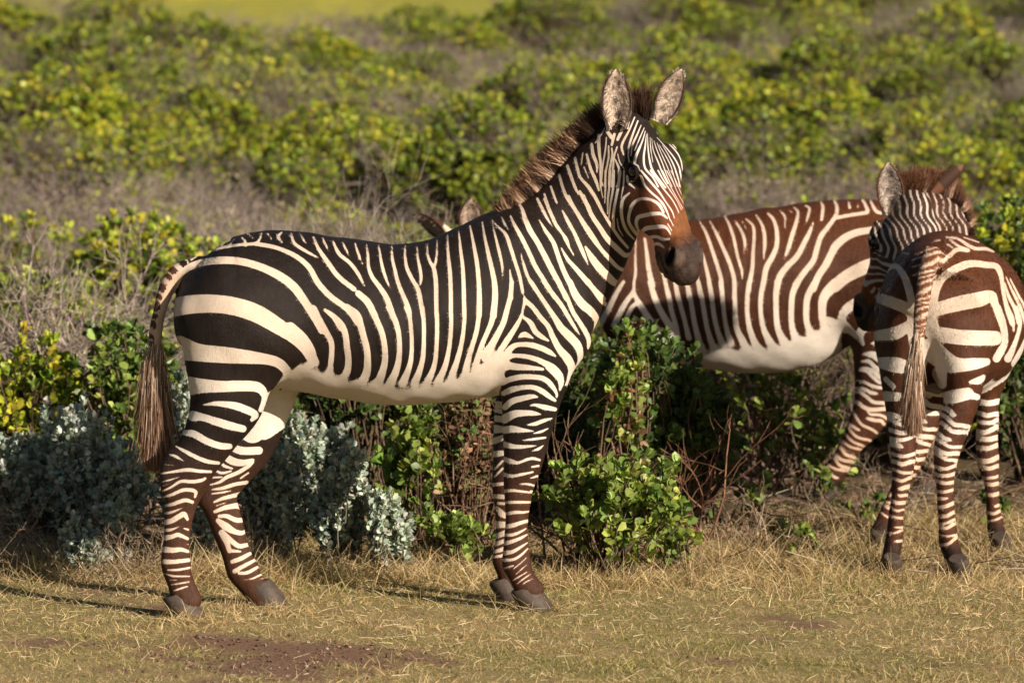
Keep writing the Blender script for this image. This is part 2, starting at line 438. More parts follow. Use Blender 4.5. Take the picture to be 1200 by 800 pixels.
        for r, h_, p_ in zip(rest[tch], has[tch], pos[tch]):
            o = []
            for i in range(4):
                o.append(r[i])
                if h_[i]: o.append(mid[p_[i]])
            poly.setdefault(len(o), []).append(o)
        z.F = [np.vstack([rest[~tch], Q])] + [np.array(v) for v in poly.values()] + more
        z.N = norm(z.N)
    def is_(z, *g): return np.isin(z.grp, [z.gs.index(x) for x in g if x in z.gs])
    def fur(z, sd, dark, light, fuzz, n, length, width, seed):
        """short coat hair lying back along the body, coloured by the marking at its root"""
        rg = np.random.default_rng(seed); Fq = z.F[0] if isinstance(z.F, list) else z.F
        T = np.vstack([Fq[:, [0, 1, 2]], Fq[:, [0, 2, 3]]]); A, B, C = z.V[T[:, 0]], z.V[T[:, 1]], z.V[T[:, 2]]
        ar = np.linalg.norm(np.cross(B - A, C - A), axis=1); k = np.searchsorted(np.cumsum(ar) / ar.sum(), rg.uniform(size=n)); k = np.minimum(k, len(T) - 1)
        u, v = rg.uniform(size=(2, n)); f = u + v > 1; u = np.where(f, 1 - u, u); v = np.where(f, 1 - v, v); w = np.stack([1 - u - v, u, v], 1)
        I = lambda a: np.sum(a[T[k]] * (w if a.ndim == 1 else w[..., None]), 1)
        P, N, s, d, l, fz = I(z.V), norm(I(z.N)), I(sd), I(dark), I(light), I(fuzz); g = z.grp[T[k, 0]]
        hair = np.tile(np.array([-1.0, 0, -.45]), (n, 1)); leg = np.isin(g, [z.gs.index(q) for q in z.gs if q.startswith(("hind", "front"))]); hair[leg] = [-.25, 0, -1]
        hair[g == z.gs.index("head")] = z.hf; under = (g == z.gs.index("trunk")) & (N[:, 2] < -.3); hair[under] = [-1, 0, 0]
        if "tail" in z.gs: hair[g == z.gs.index("tail")] = [-.2, 0, -1]
        hair = norm(hair - N * np.sum(hair * N, 1)[:, None]); D = hair + N * .13 + rg.normal(size=(n, 3)) * .10
        hc = z.head_coords(P); onh = g == z.gs.index("head"); tz = drawing(z.wld(P)); ok = ~onh & ~((g == z.gs.index('neck')) & (tz[:, 0] > 696) & (tz[:, 1] < 290)) & (N[:, 2] > -.35) & (P[:, 2] > .075)
        L = length * rg.uniform(.6, 1.2, n) * np.where(onh, .55, 1) * np.where(leg, .8, 1)
        wh = s + rg.normal(size=n) * (.0006 + .008 * np.maximum(fz, 0)) > 0; c = np.where(wh[:, None], l, d * 1.05 + .0008) * np.exp(rg.normal(size=(n, 1)) * .11) * .71
        J = Join(); strands(J, (P - N * .0008)[ok], D[ok], L[ok], np.full(ok.sum(), width), .35, c[ok] * .92, c[ok] * 1.06, bend=-N[ok] * (L[ok] * .08)[:, None], seg=2, rg=rg)
        add("fur", J.mesh("fur"), M_fur, z.root)
    def finish(z, sd, dark, light, fuzz):
        me = mesh_data("body", z.V, z.F, dict(sd=sd, dark=dark, light=light, fuzz=fuzz))
        z.body = add("body", me, M_coat, z.root)
    def traced(z, P, direct=None):
        """where body points fall on the drawing the markings were traced from; the hidden flank takes the mirror image"""
        Q = P.copy(); m = (P[:, 1] * z.near < 0) if direct is None else ((P[:, 1] * z.near < 0) & ~direct)
        Q[m, 1] *= -1
        return drawing(z.wld(Q))
    def plane_strokes(z, lines, l):
        out = []
        for ln in lines:
            o = []
            for x, y, w in ln:
                p = z.px(x, y, l); o.append((p[0], p[2], w * z.scale(p)))
            out.append(o)
        return out
    # parts that grow on the body
    def eyes(z):
        for q in (-1, 1):
            c = z.H(.1555, q * .0855, -.036); me = bpy.data.meshes.new("eye")
            import bmesh
            bm = bmesh.new(); bmesh.ops.create_uvsphere(bm, u_segments=24, v_segments=16, radius=.0225 * z.hs)
            for f in bm.faces: f.smooth = True
            bm.to_mesh(me); bm.free(); e = add("eye", me, M_eye, z.root); e.location = c
    def hoof(z, toe_dir, c, length=.125, width=.10, height=.07, top=None):
        """c local centre of the sole on the ground, toe_dir local heading of the toe"""
        a = math.atan2(toe_dir[1], toe_dir[0]); J = Join(); n = 28
        th = np.linspace(0, 2 * np.pi, n, endpoint=False)
        rings = []
        for zz, sc, sh in ((.0, 1.0, .0), (.005, 1.02, .0), (.026, .93, -.013), (.048, .84, -.028), (.062, .77, -.038), (.068, .66, -.042)):
            x = np.cos(th); y = np.sin(th); x = np.where(x < 0, x * .82, x)
            X = x * length / 2 * sc + sh; Y = y * width / 2 * sc
            Z = zz * height / .072 * (1 + .30 * np.clip((X - sh) / (length / 2), -1, 1) * (zz > .01))
            rings.append(np.stack([X, Y, Z], 1))
        V = np.vstack(rings); R = np.array([[math.cos(a), math.sin(a), 0], [-math.sin(a), math.cos(a), 0], [0, 0, 1]])
        V = V @ R + np.array([c[0], c[1], 0]); F = []
        for r in range(len(rings) - 1):
            for i in range(n): F.append([r * n + i, r * n + (i + 1) % n, (r + 1) * n + (i + 1) % n, (r + 1) * n + i])
        J.put(V, np.array(F))
        cap = np.vstack([rings[-1].mean(0)[None], rings[-1]]) @ R + np.array([c[0], c[1], 0])
        J.put(cap, np.array([[0, 1 + i, 1 + (i + 1) % n] for i in range(n)]))
        return add("hoof", J.mesh("hoof"), M_hoof, z.root)
    def ear(z, base, axis, opening, L=.17, W=.042, coltab=None, seed=3):
        rg = np.random.default_rng(seed)
        a = norm(axis); o = norm(opening - a * np.dot(opening, a)); w = np.cross(a, o)
        nv, nu = 30, 19
        v = np.linspace(0, 1, nv); u = np.linspace(-1, 1, nu)
        prof = np.interp(v, [0, .12, .3, .5, .7, .85, .95, 1], [.62, .74, .95, 1.0, .86, .58, .30, .06])
        prof = np.convolve(np.pad(prof, 2, 'edge'), np.ones(5) / 5, 'valid'); prof[-1] = .05
        phi = np.interp(v, [0, .25, .6, 1], [2.35, 1.75, 1.25, .9])
        Rr = W * prof / np.sin(np.minimum(phi, 1.5708))
        ang = u[None] * phi[:, None]
        mid = a * (v * L)[:, None] + o * (.03 * L * np.sin(v * 2.6))[:, None]
        def surf(off):
            r = Rr[:, None] + off
            return base + mid[:, None] + w * (r * np.sin(ang))[..., None] - o * (r * np.cos(ang) - Rr[:, None] * np.cos(phi)[:, None] * .4)[..., None]
        out, inn = surf(.0045 * (1 - v[:, None] * .6)), surf(-.002)
        N = nv * nu; V = np.vstack([out.reshape(-1, 3), inn.reshape(-1, 3)]); F = []
        g = lambda i, j: i * nu + j
        for i in range(nv - 1):
            for j in range(nu - 1):
                F.append([g(i, j), g(i, j + 1), g(i + 1, j + 1), g(i + 1, j)])
                F.append([N + g(i, j), N + g(i + 1, j), N + g(i + 1, j + 1), N + g(i, j + 1)])
            for j in (0, nu - 1): F.append([g(i, j), g(i + 1, j), N + g(i + 1, j), N + g(i, j)])
        for j in range(nu - 1): F.append([g(nv - 1, j), g(nv - 1, j + 1), N + g(nv - 1, j + 1), N + g(nv - 1, j)])
        vv, uu = np.meshgrid(v, u, indexing='ij'); t = coltab
        co = np.where(vv[..., None] < .3, t['out_base'], np.where(vv[..., None] < .86, t['out_mid'], t['out_tip']))
        ci = np.tile(np.array(t['in'], float), (nv, nu, 1)) * (1 - .25 * np.abs(uu[..., None]) ** 3)
        patch = smooth(np.sin(vv * 17 + uu * 4) * np.sin(uu * 6 - vv * 9) + .75 * np.exp(-((uu - .1) / .33) ** 2 * 1.0) * (vv < .8), .75, 1.35)
        ci = ci * (1 - .72 * patch[..., None])
        rim = smooth(np.abs(uu), .80, .94) * (vv > .12); ci = ci * (1 - rim[..., None]) + np.array(t['rim']) * rim[..., None]
        co = co * (1 - rim[..., None] * .7) + np.array(t['rim']) * rim[..., None] * .7
        J = Join(); J.put(V, np.array(F), col=np.vstack([co.reshape(-1, 3), ci.reshape(-1, 3)]))
        # fur inside the cup
        n = 900; vi = rg.uniform(.02, .9, n); ui = rg.uniform(-.93, .93, n)
        i0 = (vi * (nv - 1)).astype(int); j0 = ((ui + 1) / 2 * (nu - 1)).astype(int)
        R0 = inn[i0, j0]; cen = (base + mid)[i0]
        D = norm(cen - R0) * .5 + a * rg.uniform(.3, 1.0, n)[:, None] + o * rg.uniform(.0, .7, n)[:, None] + rg.normal(size=(n, 3)) * .25
        cr = ci[i0, j0]; strands(J, R0, D, rg.uniform(.010, .026, n), np.full(n, .0016), .3, cr * .8, np.minimum(cr * 1.15, .9), seg=2, rg=rg)
        # soft fringe on the rim
        n = 420; vi = rg.uniform(.0, .98, n); side = rg.choice([0, nu - 1], n); i0 = (vi * (nv - 1)).astype(int)
        R0 = out[i0, side]; D = a * .8 + (R0 - cen[:1] * 0 - (base + mid)[i0]) * 12 + rg.normal(size=(n, 3)) * .3
        cr = np.where((vi > .9)[:, None], np.array(t['out_tip']), np.array(t['rim']) * 1.2)
        strands(J, R0, D, rg.uniform(.004, .011, n), np.full(n, .0014), .3, cr, cr, seg=1, rg=rg)
        return add("ear", J.mesh("ear"), M_ear, z.root)
    def mane(z, crest, length, lean, bands, cols, n=7000, half=.020, seed=5, outward=None, name="mane"):
        """crest: local points withers -> poll; bands: white intervals in 0..1 along it"""
        rg = np.random.default_rng(seed)
        C = catmull(crest, 12); seg = np.concatenate([[0], np.cumsum(np.linalg.norm(np.diff(C, axis=0), axis=1))]); tt = seg / seg[-1]
        t = rg.uniform(0, 1, n); T = norm(np.gradient(C, axis=0))
        at = lambda A: np.stack([np.interp(t, tt, A[:, i]) for i in range(3)], 1)
        P = at(C); Tt = norm(at(T)); lat = np.tile(np.array([0, 1.0, 0]), (n, 1)); lat = norm(lat - Tt * np.sum(lat * Tt, 1)[:, None])
        up = norm(np.cross(lat, Tt)); up = np.where((up[:, 2] < 0)[:, None], -up, up)
        if outward is not None: up = norm(up + np.array(outward))
        off = rg.uniform(-1, 1, n)
        ln = np.interp(t, np.linspace(0, 1, len(length)), length) * rg.uniform(.72, 1.05, n) * (1 - .25 * off ** 2)
        D = up + Tt * (np.interp(t, np.linspace(0, 1, len(lean)), lean)[:, None]) + lat * (off * .16)[:, None] + rg.normal(size=(n, 3)) * .055
        tb = t + rg.normal(size=n) * .004
        wh = np.zeros(n, bool)
        for a, b in bands: wh |= (tb > a) & (tb < b)
        wh &= np.abs(off) > .12
        k = rg.uniform(.75, 1.2, n)[:, None]
        cr = np.where(wh[:, None], np.array(cols['white']), np.array(cols['dark'])) * k
        ct = np.where(wh[:, None], np.array(cols['white_tip']), np.array(cols['tip'])) * k
        J = Join(); strands(J, P + lat * (off * half)[:, None] - up * .022, D, ln + .022, np.full(n, .0032), .25, cr, ct,
                            bend=rg.normal(size=(n, 3)) * .010 - Tt * .006, seg=3, rg=rg)
        return add(name, J.mesh(name), M_hair, z.root)
    def tail_hair(z, path, spread, length, cols, n=2600, seed=9, tmin=.0):
        rg = np.random.default_rng(seed); C = catmull(path, 10)
        t = tmin + (1 - tmin) * rg.uniform(0, 1, n) ** .8; x = np.linspace(0, 1, len(C))
        P = np.stack([np.interp(t, x, C[:, i]) for i in range(3)], 1); T = np.gradient(C, axis=0)
        D = norm(np.stack([np.interp(t, x, T[:, i]) for i in range(3)], 1))
        sp = np.interp(t, np.linspace(0, 1, len(spread)), spread); r = rg.normal(size=(n, 3)); r[:, 2] *= .2
        P2 = P + r * sp[:, None] * .40; D2 = norm(D + r * .02 + rg.normal(size=(n, 3)) * .035)
        ln = np.interp(t, np.linspace(0, 1, len(length)), length) * rg.uniform(.6, 1.1, n)
        k = rg.uniform(.55, 1.35, n)[:, None]; pale = (rg.uniform(0, 1, n) < np.interp(t, [0, .3, 1], [.92, .65, .40]))[:, None]
        cr = np.where(pale, np.array(cols['pale']), np.array(cols['dark'])) * k; ct = np.where(pale, np.array(cols['pale_tip']), np.array(cols['tip'])) * k
        J = Join(); strands(J, P2, D2, ln, np.full(n, .0019), .35, cr, ct, bend=r * sp[:, None] * .12 + np.array([0, 0, -.02]), seg=4, rg=rg)
        return add("tail_tuft", J.mesh("tail_tuft"), M_hair, z.root)

# ------------------------------------------------------------------ zebra 1: black and white, broadside, face turned to the viewer
A_ = (150, 240, 4.0); B_ = (420, 250, 6.6667); C_ = (340, 360, 6.6667); D_ = (480, 360, 6.6667); E_ = (560, 230, 6.6667)
F_ = (560, 330, 6.6667); G_ = (620, 130, 6.6667); H1 = (690, 120, 8.0); H2 = (690, 200, 8.0)
L1 = (170, 440, 6.6667); L2 = (170, 540, 6.6667); L3 = (170, 630, 6.6667); K1 = (550, 430, 8.0); K2 = (550, 520, 8.0); K3 = (550, 610, 6.6667)
TR = []
TR += zoomed(*A_, [(225,365,30),(260,310,32),(330,275,34),(420,260,36),(520,264,36),(610,287,36),(700,327,40),(770,377,42),(820,440,40),(870,520,36),(910,590,34)],
  [(215,480,88),(300,466,88),(400,463,86),(500,476,85),(600,508,85),(690,560,76),(780,620,62),(840,680,55),(870,735,52)],
  [(240,670,115),(330,692,84),(450,703,78),(550,712,66),(640,722,52),(700,738,48),(738,770,44),(746,800,38)],
  [(600,182,20),(700,202,20),(790,243,24),(850,295,26),(890,365,28),(950,430,28),(1030,490,28),(1075,550,30)],
  [(275,272,14),(330,234,12),(400,210,14),(500,190,14),(600,182,16)],
  [(870,150,10),(890,200,16),(930,260,22),(985,335,24),(1060,395,24)],
  [(960,170,10),(990,230,18),(1040,272,18),(1080,325,18),(1108,380,8)],
  [(925,490,10),(960,520,22),(1000,580,28)],
  [(765,135,10),(780,180,16),(830,215,16),(888,246,8)],
  [(810,135,8),(820,160,11),(834,180,6)], [(912,155,8),(925,185,12),(942,218,6)], [(1005,175,8),(1020,205,12),(1037,240,6)],
  [(1065,180,8),(1080,230,13),(1100,278,6)], [(655,135,8),(672,160,8)], [(722,128,8),(705,150,16),(722,176,8)], [(628,130,8),(618,160,12),(600,185,16)],
  [(530,150,6),(548,170,14),(550,190,16)], [(497,160,8),(478,190,10)], [(568,138,6),(586,156,6)], [(455,175,6),(430,205,8)], [(425,190,6),(400,214,8)])
TR += zoomed(*C_, [(180,10,60),(230,100,50),(280,190,48),(320,270,46),(325,350,42),(318,430,44),(308,515,50)],
  [(0,165,100),(90,235,82),(150,310,68),(178,390,60),(145,455,60),(60,500,55),(0,540,44)],
  [(270,20,26),(350,80,45),(410,150,50),(435,230,48),(445,320,50),(455,400,50),(450,480,56),(425,540,64),(380,585,80)],
  [(440,0,60),(520,60,60),(550,140,54),(575,230,52),(600,330,52),(605,420,55),(600,500,62),(570,570,74),(520,615,90)],
  [(625,0,46),(680,110,48),(720,210,46),(740,320,46),(740,420,50),(720,510,60),(690,580,74),(660,620,95)],
  [(770,0,46),(815,90,46),(845,190,42),(855,300,40),(850,400,46),(830,490,56),(800,560,66),(770,620,85)],
  [(905,0,38),(930,60,34),(942,140,32),(950,240,32),(950,340,34),(940,430,40),(915,510,52),(880,590,66)])
TR += zoomed(*B_, [(0,625,50),(70,690,56),(130,800,50)], [(62,245,12),(75,330,24),(80,420,28),(110,500,34),(170,580,40),(220,660,44),(250,740,46),(270,800,46)],
  [(160,250,12),(172,340,22),(190,430,26),(220,520,22),(250,590,8)],
  [(262,250,12),(265,350,24),(285,440,28),(310,540,32),(350,640,36),(390,740,40),(400,800,38)],
  [(365,255,14),(365,330,22),(380,430,30),(430,530,32),(465,590,36),(485,680,38),(505,800,36)],
  [(458,250,12),(465,350,22),(485,450,27),(490,520,24),(480,560,14)],
  [(540,235,12),(540,310,20),(560,380,26),(590,430,32),(605,530,36),(608,640,36),(610,800,34)],
  [(615,210,12),(613,320,20),(598,410,22)],
  [(698,170,12),(700,300,24),(715,450,32),(722,600,34),(722,800,34)],
  [(783,135,12),(798,280,25),(815,420,31),(822,560,34),(828,800,36)],
  [(872,95,14),(900,240,27),(925,380,34),(940,520,36),(945,660,42),(943,800,44)],
  [(968,65,14),(990,200,23),(1030,380,36),(1060,520,42),(1068,640,48),(1055,800,54)],
  [(1045,70,10),(1070,180,20),(1100,300,26),(1125,420,22),(1128,520,10)])
TR += zoomed(*D_, [(100,0,36),(110,100,34),(112,230,34),(105,380,38),(80,490,48),(40,590,66)],
  [(210,0,34),(215,120,35),(212,280,34),(200,420,38),(170,520,48),(130,600,66)],
  [(322,0,34),(325,120,33),(318,250,34),(300,370,38),(270,480,48),(220,590,66)],
  [(428,0,34),(428,100,32),(415,230,34),(390,350,40),(360,450,48),(330,540,64),(310,620,90)],
  [(545,0,42),(540,80,38),(520,200,38),(490,300,40),(460,400,46),(440,500,62),(430,600,90)],
  [(660,0,50),(645,100,44),(610,190,40),(570,280,40),(540,370,44),(520,450,60),(510,550,90)],
  [(640,470,60),(600,520,170),(575,590,170)])
TR += zoomed(*E_, [(108,185,10),(160,240,16),(220,300,28),(255,400,32),(290,510,30),(325,620,30),(352,755,26)],
  [(250,572,10),(262,680,32),(258,800,36)], [(185,165,12),(210,215,20),(242,266,6)],
  [(255,155,16),(290,230,28),(340,320,34),(395,430,36),(450,550,38),(520,660,36),(600,790,36)],
  [(335,440,8),(360,540,24),(400,650,26),(450,730,28),(500,800,28)],
  [(320,50,18),(350,110,28),(370,180,40),(410,270,44),(460,350,42),(520,460,46),(580,580,46),(640,690,42),(690,800,38)],
  [(480,185,10),(530,270,28),(590,360,36),(625,460,38),(670,580,40),(720,680,44),(790,800,46)],
  [(650,400,10),(700,490,30),(770,570,36),(840,650,44),(910,730,40),(980,800,40)],
  [(465,20,22),(500,90,26),(540,170,22),(582,236,6)],
  [(520,20,22),(560,110,28),(610,220,30),(660,290,24),(690,340,34),(715,400,18),(750,462,12)],
  [(600,10,18),(620,60,8)], [(660,110,12),(700,190,30),(750,280,30),(790,370,34),(830,460,30),(862,536,6)],
  [(710,0,24),(740,70,30),(800,170,34),(850,250,44),(910,340,40),(960,410,30),(1030,490,32),(1100,560,28),(1170,580,26),(1185,550,20)],
  [(840,395,18),(890,480,50),(950,560,60),(1020,630,60),(1080,680,50),(1150,660,30)],
  [(820,0,38),(850,60,34),(890,150,34),(950,240,36),(1010,330,40),(1080,400,40),(1150,460,36),(1190,450,20)],
  [(910,0,18),(950,80,18),(1010,180,22),(1060,260,22),(1110,330,22),(1170,400,20)])
TR += zoomed(*F_, [(265,0,36),(255,110,40),(230,210,42),(200,320,46),(150,420,52),(100,510,62),(60,580,90)],
  [(515,0,34),(580,90,38),(650,180,38),(710,280,34),(760,360,26),(795,416,8)],
  [(420,0,26),(480,100,34),(540,190,36),(600,280,44),(650,360,60),(720,430,70),(780,500,66),(800,570,50),(790,640,36),(740,720,30),(700,790,26)],
  [(625,0,34),(690,110,34),(740,230,36),(790,310,38),(840,390,40),(865,450,36),(865,520,24)],
  [(720,0,44),(760,100,60),(820,180,70),(880,230,64),(925,290,48),(925,350,34),(900,410,20)],
  [(860,0,40),(910,70,36),(960,140,36),(1000,180,30)],
  [(362,115,12),(375,150,36),(430,200,36),(490,280,40),(550,350,40),(590,440,46),(640,530,56),(700,600,70),(735,680,60),(715,760,44),(700,800,30)],
  [(365,150,26),(350,230,22),(330,290,30),(280,380,42),(220,470,48),(170,550,48),(140,620,40),(140,660,30)],
  [(345,268,18),(410,320,42),(450,390,44),(500,430,38),(550,460,18)], [(315,437,14),(365,412,46),(430,440,14)],
  [(170,640,50),(220,570,54),(270,510,46),(330,490,38),(420,495,44),(500,520,46),(560,550,42),(605,580,18)],
  [(165,690,36),(220,610,46),(270,580,34),(350,580,36),(440,600,40),(520,635,48),(590,680,64),(640,740,60),(650,800,44)],
  [(190,700,28),(250,665,42),(330,660,38),(430,675,34),(510,685,20)])
TR += zoomed(*G_, [(120,650,18),(150,740,22)], [(170,590,18),(190,650,20),(215,715,18)], [(235,500,22),(270,620,26),(310,700,28),(375,795,26)],
  [(300,430,26),(330,520,26),(370,620,24),(392,652,14)], [(395,630,24),(430,690,36),(470,760,26)],
  [(360,370,24),(380,460,26),(400,520,24),(460,590,28),(520,680,26),(570,780,22)], [(430,440,14),(465,525,10)], [(420,330,12),(408,420,12)],
  [(450,340,20),(480,450,22),(520,540,24),(545,620,16)], [(490,260,20),(500,340,26),(530,420,22),(530,480,10)],
  [(545,190,24),(545,280,26),(555,380,18)], [(575,165,10),(520,250,8)])
LEG_HN = zoomed(*L1, [(1100,20,60),(1020,110,40),(960,160,46)],
  [(340,80,150),(450,80,112),(600,85,90),(750,80,86),(880,90,80),(935,150,60),(935,210,60),(905,268,40)],
  [(455,228,12),(560,218,38),(700,235,60),(800,270,62),(860,305,56),(835,345,30)],
  [(375,315,85),(450,325,60),(560,360,65),(660,390,65),(765,415,56)],
  [(310,445,44),(380,455,58),(490,515,54),(590,548,54),(660,552,46)],
  [(240,550,12),(320,595,30),(420,645,34),(500,672,34),(575,682,26)], [(190,615,8),(240,630,24),(303,668,6)], [(155,695,6),(230,700,5)])
LEG_HN += zoomed(*L2, [(125,98,14),(220,83,22),(330,68,30),(420,78,28),(515,83,22)], [(125,165,7),(200,145,13),(265,125,6)], [(130,195,7),(185,180,5)],
  [(135,235,14),(210,200,18),(280,158,26),(370,160,30),(440,150,28),(470,135,20)], [(135,285,14),(210,262,26),(290,228,30),(350,225,32),(395,240,30),(390,280,20)],
  [(145,350,18),(220,335,30),(310,305,32),(370,320,26)], [(145,410,18),(210,398,22),(292,365,6)],
  [(145,480,45),(210,465,42),(260,435,42),(305,415,42),(332,455,22)], [(150,540,28),(205,535,22),(263,512,6)], [(305,525,12),(338,535,18)],
  [(150,600,45),(210,590,36),(260,575,34),(332,605,24)], [(150,690,48),(220,695,42),(280,690,34),(338,705,24)], [(328,650,8),(340,650,10)],
  [(150,785,40),(230,785,36),(342,772,30)])
LEG_HN += zoomed(*L3, [(180,250,14),(260,248,20),(348,232,18)], [(150,278,9),(230,298,17),(348,298,11)], [(185,330,7),(245,328,7)],
  [(205,365,9),(270,355,13),(342,342,13)], [(220,415,13),(275,395,17),(332,378,11)], [(230,460,11),(282,435,13)])
LEG_HF = zoomed(*L1, [(1120,100,300),(1060,260,260),(960,400,160),(930,440,120)], [(1000,120,300),(950,250,280),(840,420,210)], [(650,540,60),(750,585,60),(890,585,60)], [(600,610,50),(680,665,60),(760,680,48),(840,660,28)],
  [(580,670,20),(622,705,22),(682,725,12)], [(540,735,14),(600,760,20),(672,745,12)])
LEG_HF += zoomed(*L2, [(510,185,9),(580,165,20),(640,125,28),(720,92,30),(800,45,30),(838,8,26)], [(490,130,14),(600,125,12)], [(745,135,12),(807,92,14)],
  [(525,222,12),(610,210,26),(700,182,28),(795,166,28)], [(525,255,10),(600,245,15),(670,232,6)], [(540,320,14),(610,290,27),(700,268,30),(780,245,34)],
  [(555,350,6),(630,325,6)], [(545,395,24),(620,365,34),(700,350,40),(758,350,50)], [(580,430,24),(640,430,32),(710,460,36),(772,460,36)],
  [(570,465,36),(630,510,60),(700,550,40),(760,560,32),(795,535,16)], [(600,560,50),(660,610,40),(730,662,36),(790,655,30),(828,650,24)],
  [(600,560,46),(640,640,40),(660,700,36)], [(670,700,28),(746,705,12)], [(680,785,30),(750,760,34),(832,715,22)])
LEG_HF += zoomed(*L3, [(700,260,34),(760,225,30),(862,170,22)], [(735,275,22),(800,270,26),(878,228,20)], [(750,335,7),(830,320,13),(908,285,13)],
  [(800,370,13),(850,350,15),(918,318,11)], [(810,405,15),(870,380,17),(942,345,13)], [(860,435,13),(910,405,13),(952,370,9)], [(890,462,9),(916,445,7)])
LEG_FN = zoomed(*K1, [(300,-60,60),(390,-10,70),(560,5,50),(690,15,20)], [(310,150,50),(380,115,54),(490,92,54),(600,92,50),(700,110,50),(770,170,50),(815,240,30),(820,280,20)],
  [(320,245,50),(400,210,58),(500,190,46),(600,190,46),(680,225,54),(750,275,45),(803,312,30)], [(335,375,60),(400,320,60),(500,292,54),(590,275,44),(642,280,14)],
  [(568,360,12),(620,355,30),(700,375,50),(803,395,40)], [(330,485,90),(420,440,74),(520,430,58),(600,432,48),(668,442,12)],
  [(538,542,10),(620,530,40),(700,500,36),(775,480,14)], [(325,590,70),(400,580,68),(480,590,48),(605,600,10)], [(600,622,10),(670,605,26),(738,575,12)],
  [(500,685,10),(600,675,26),(714,660,20)], [(330,725,60),(420,745,44),(520,745,34),(632,735,10)], [(590,785,10),(650,765,28),(693,735,10)],
  [(740,0,60),(810,60,70),(860,130,60),(850,210,24)], [(950,0,60),(960,60,60),(930,130,40),(900,170,16)])
LEG_FN += zoomed(*K2, [(320,140,50),(400,165,45),(460,175,28),(540,145,28),(600,135,30),(660,150,22)], [(585,215,18),(648,205,24)],
  [(320,285,40),(400,300,32),(490,285,28),(597,262,18)], [(575,320,12),(638,300,24)], [(470,375,12),(540,375,22),(613,390,20)],
  [(308,445,36),(400,435,30),(500,445,26),(580,455,18)], [(575,440,18),(608,445,16)], [(325,550,24),(420,545,30),(520,545,26),(583,545,22)],
  [(340,655,30),(430,640,34),(500,640,26),(558,632,20)])
LEG_FN += zoomed(*K3, [(280,45,36),(340,35,36),(400,15,30),(455,0,26)], [(280,110,26),(340,108,26),(400,85,20),(442,60,12)], [(280,175,36),(350,155,30),(410,130,24),(453,105,12)],
  [(280,250,40),(340,240,30),(400,205,22),(454,170,12)], [(265,305,26),(340,302,24),(400,270,20),(458,215,12)], [(272,370,13),(342,350,14)],
  [(345,375,9),(400,330,11),(448,285,7)], [(365,415,9),(410,375,11),(447,345,7)], [(340,465,9),(390,435,13),(448,400,9)], [(375,490,9),(420,455,13),(478,415,7)],
  [(400,530,11),(430,485,13),(492,452,7)])
LEG_FF = zoomed(*K1, [(230,330,90),(330,350,90)], [(235,400,40),(330,425,40)], [(235,480,60),(330,490,60)], [(235,580,80),(330,585,60)], [(240,690,60),(325,655,50)]) + \
  zoomed(*K2, [(235,95,60),(310,85,50)], [(238,235,20),(312,160,20)], [(238,305,18),(312,230,20)], [(225,382,32),(320,372,30)], [(240,490,44),(325,495,40)], [(268,555,26),(340,558,24)],
  [(255,595,30),(300,650,60),(345,680,36)], [(250,755,66),(345,755,56)]) + \
  zoomed(*K3, [(200,42,36),(290,20,30)], [(205,122,38),(290,90,44)], [(200,182,38),(290,150,26)], [(195,242,26),(290,212,36)], [(190,282,18),(280,268,26)])
HEAD_TR = zoomed(*H1, [(150,240,12),(120,300,12),(60,380,12)], [(100,360,26),(95,440,30),(110,560,28),(110,700,24),(130,780,18)], [(165,330,14),(155,450,18),(130,600,18),(115,790,18)],
  [(185,410,16),(185,520,22),(160,650,22),(150,790,20)], [(215,430,20),(220,500,26),(195,640,26),(190,790,24)], [(265,420,20),(235,520,22),(225,650,26),(215,790,22)],
  [(245,530,14),(290,640,30),(285,720,30),(265,790,28)], [(330,665,12),(325,790,18)], [(270,480,10),(290,560,14),(330,622,10)], [(170,270,40),(215,330,50)], [(240,300,34),(215,400,30)],
  [(390,100,40),(330,220,40),(270,350,34)], [(430,140,14),(380,260,20),(310,400,30),(325,490,18)], [(460,175,16),(420,280,22),(380,400,26),(370,500,15),(380,560,12)],
  [(490,215,14),(450,310,20),(410,400,22),(395,500,12)], [(520,240,12),(480,330,20),(430,450,8)], [(530,270,12),(500,370,26),(440,510,36),(430,570,32)],
  [(540,300,8),(530,400,26),(515,520,34),(530,620,34),(600,700,30),(650,790,30)], [(550,290,6),(555,420,18),(570,540,30),(600,640,36),(680,750,34),(720,800,30)],
  [(575,330,6),(580,430,14),(600,560,10)], [(590,340,6),(605,450,12),(650,560,20),(690,660,22),(740,760,22)], [(610,360,6),(640,450,13),(690,570,17),(730,680,14),(780,790,12)],
  [(640,380,6),(680,480,12),(730,590,12),(770,690,11),(810,790,10)], [(660,400,6),(720,500,13),(770,600,15),(800,700,12),(830,790,10)],
  [(690,400,6),(750,500,15),(800,600,22),(840,720,19),(850,790,14)], [(640,330,6),(720,420,13),(800,520,21),(850,620,24),(870,740,16)],
  [(640,290,6),(730,370,13),(810,450,19),(860,530,24),(880,640,14)], [(620,250,6),(700,310,12),(780,390,14),(850,470,16),(897,560,10)], [(590,215,6),(680,260,12),(750,330,12),(820,410,10)],
  [(500,90,18),(560,110,20),(640,180,24),(690,230,26)], [(520,130,8),(590,160,10),(640,210,10)], [(350,600,14),(400,575,10),(455,590,18),(480,640,10)])
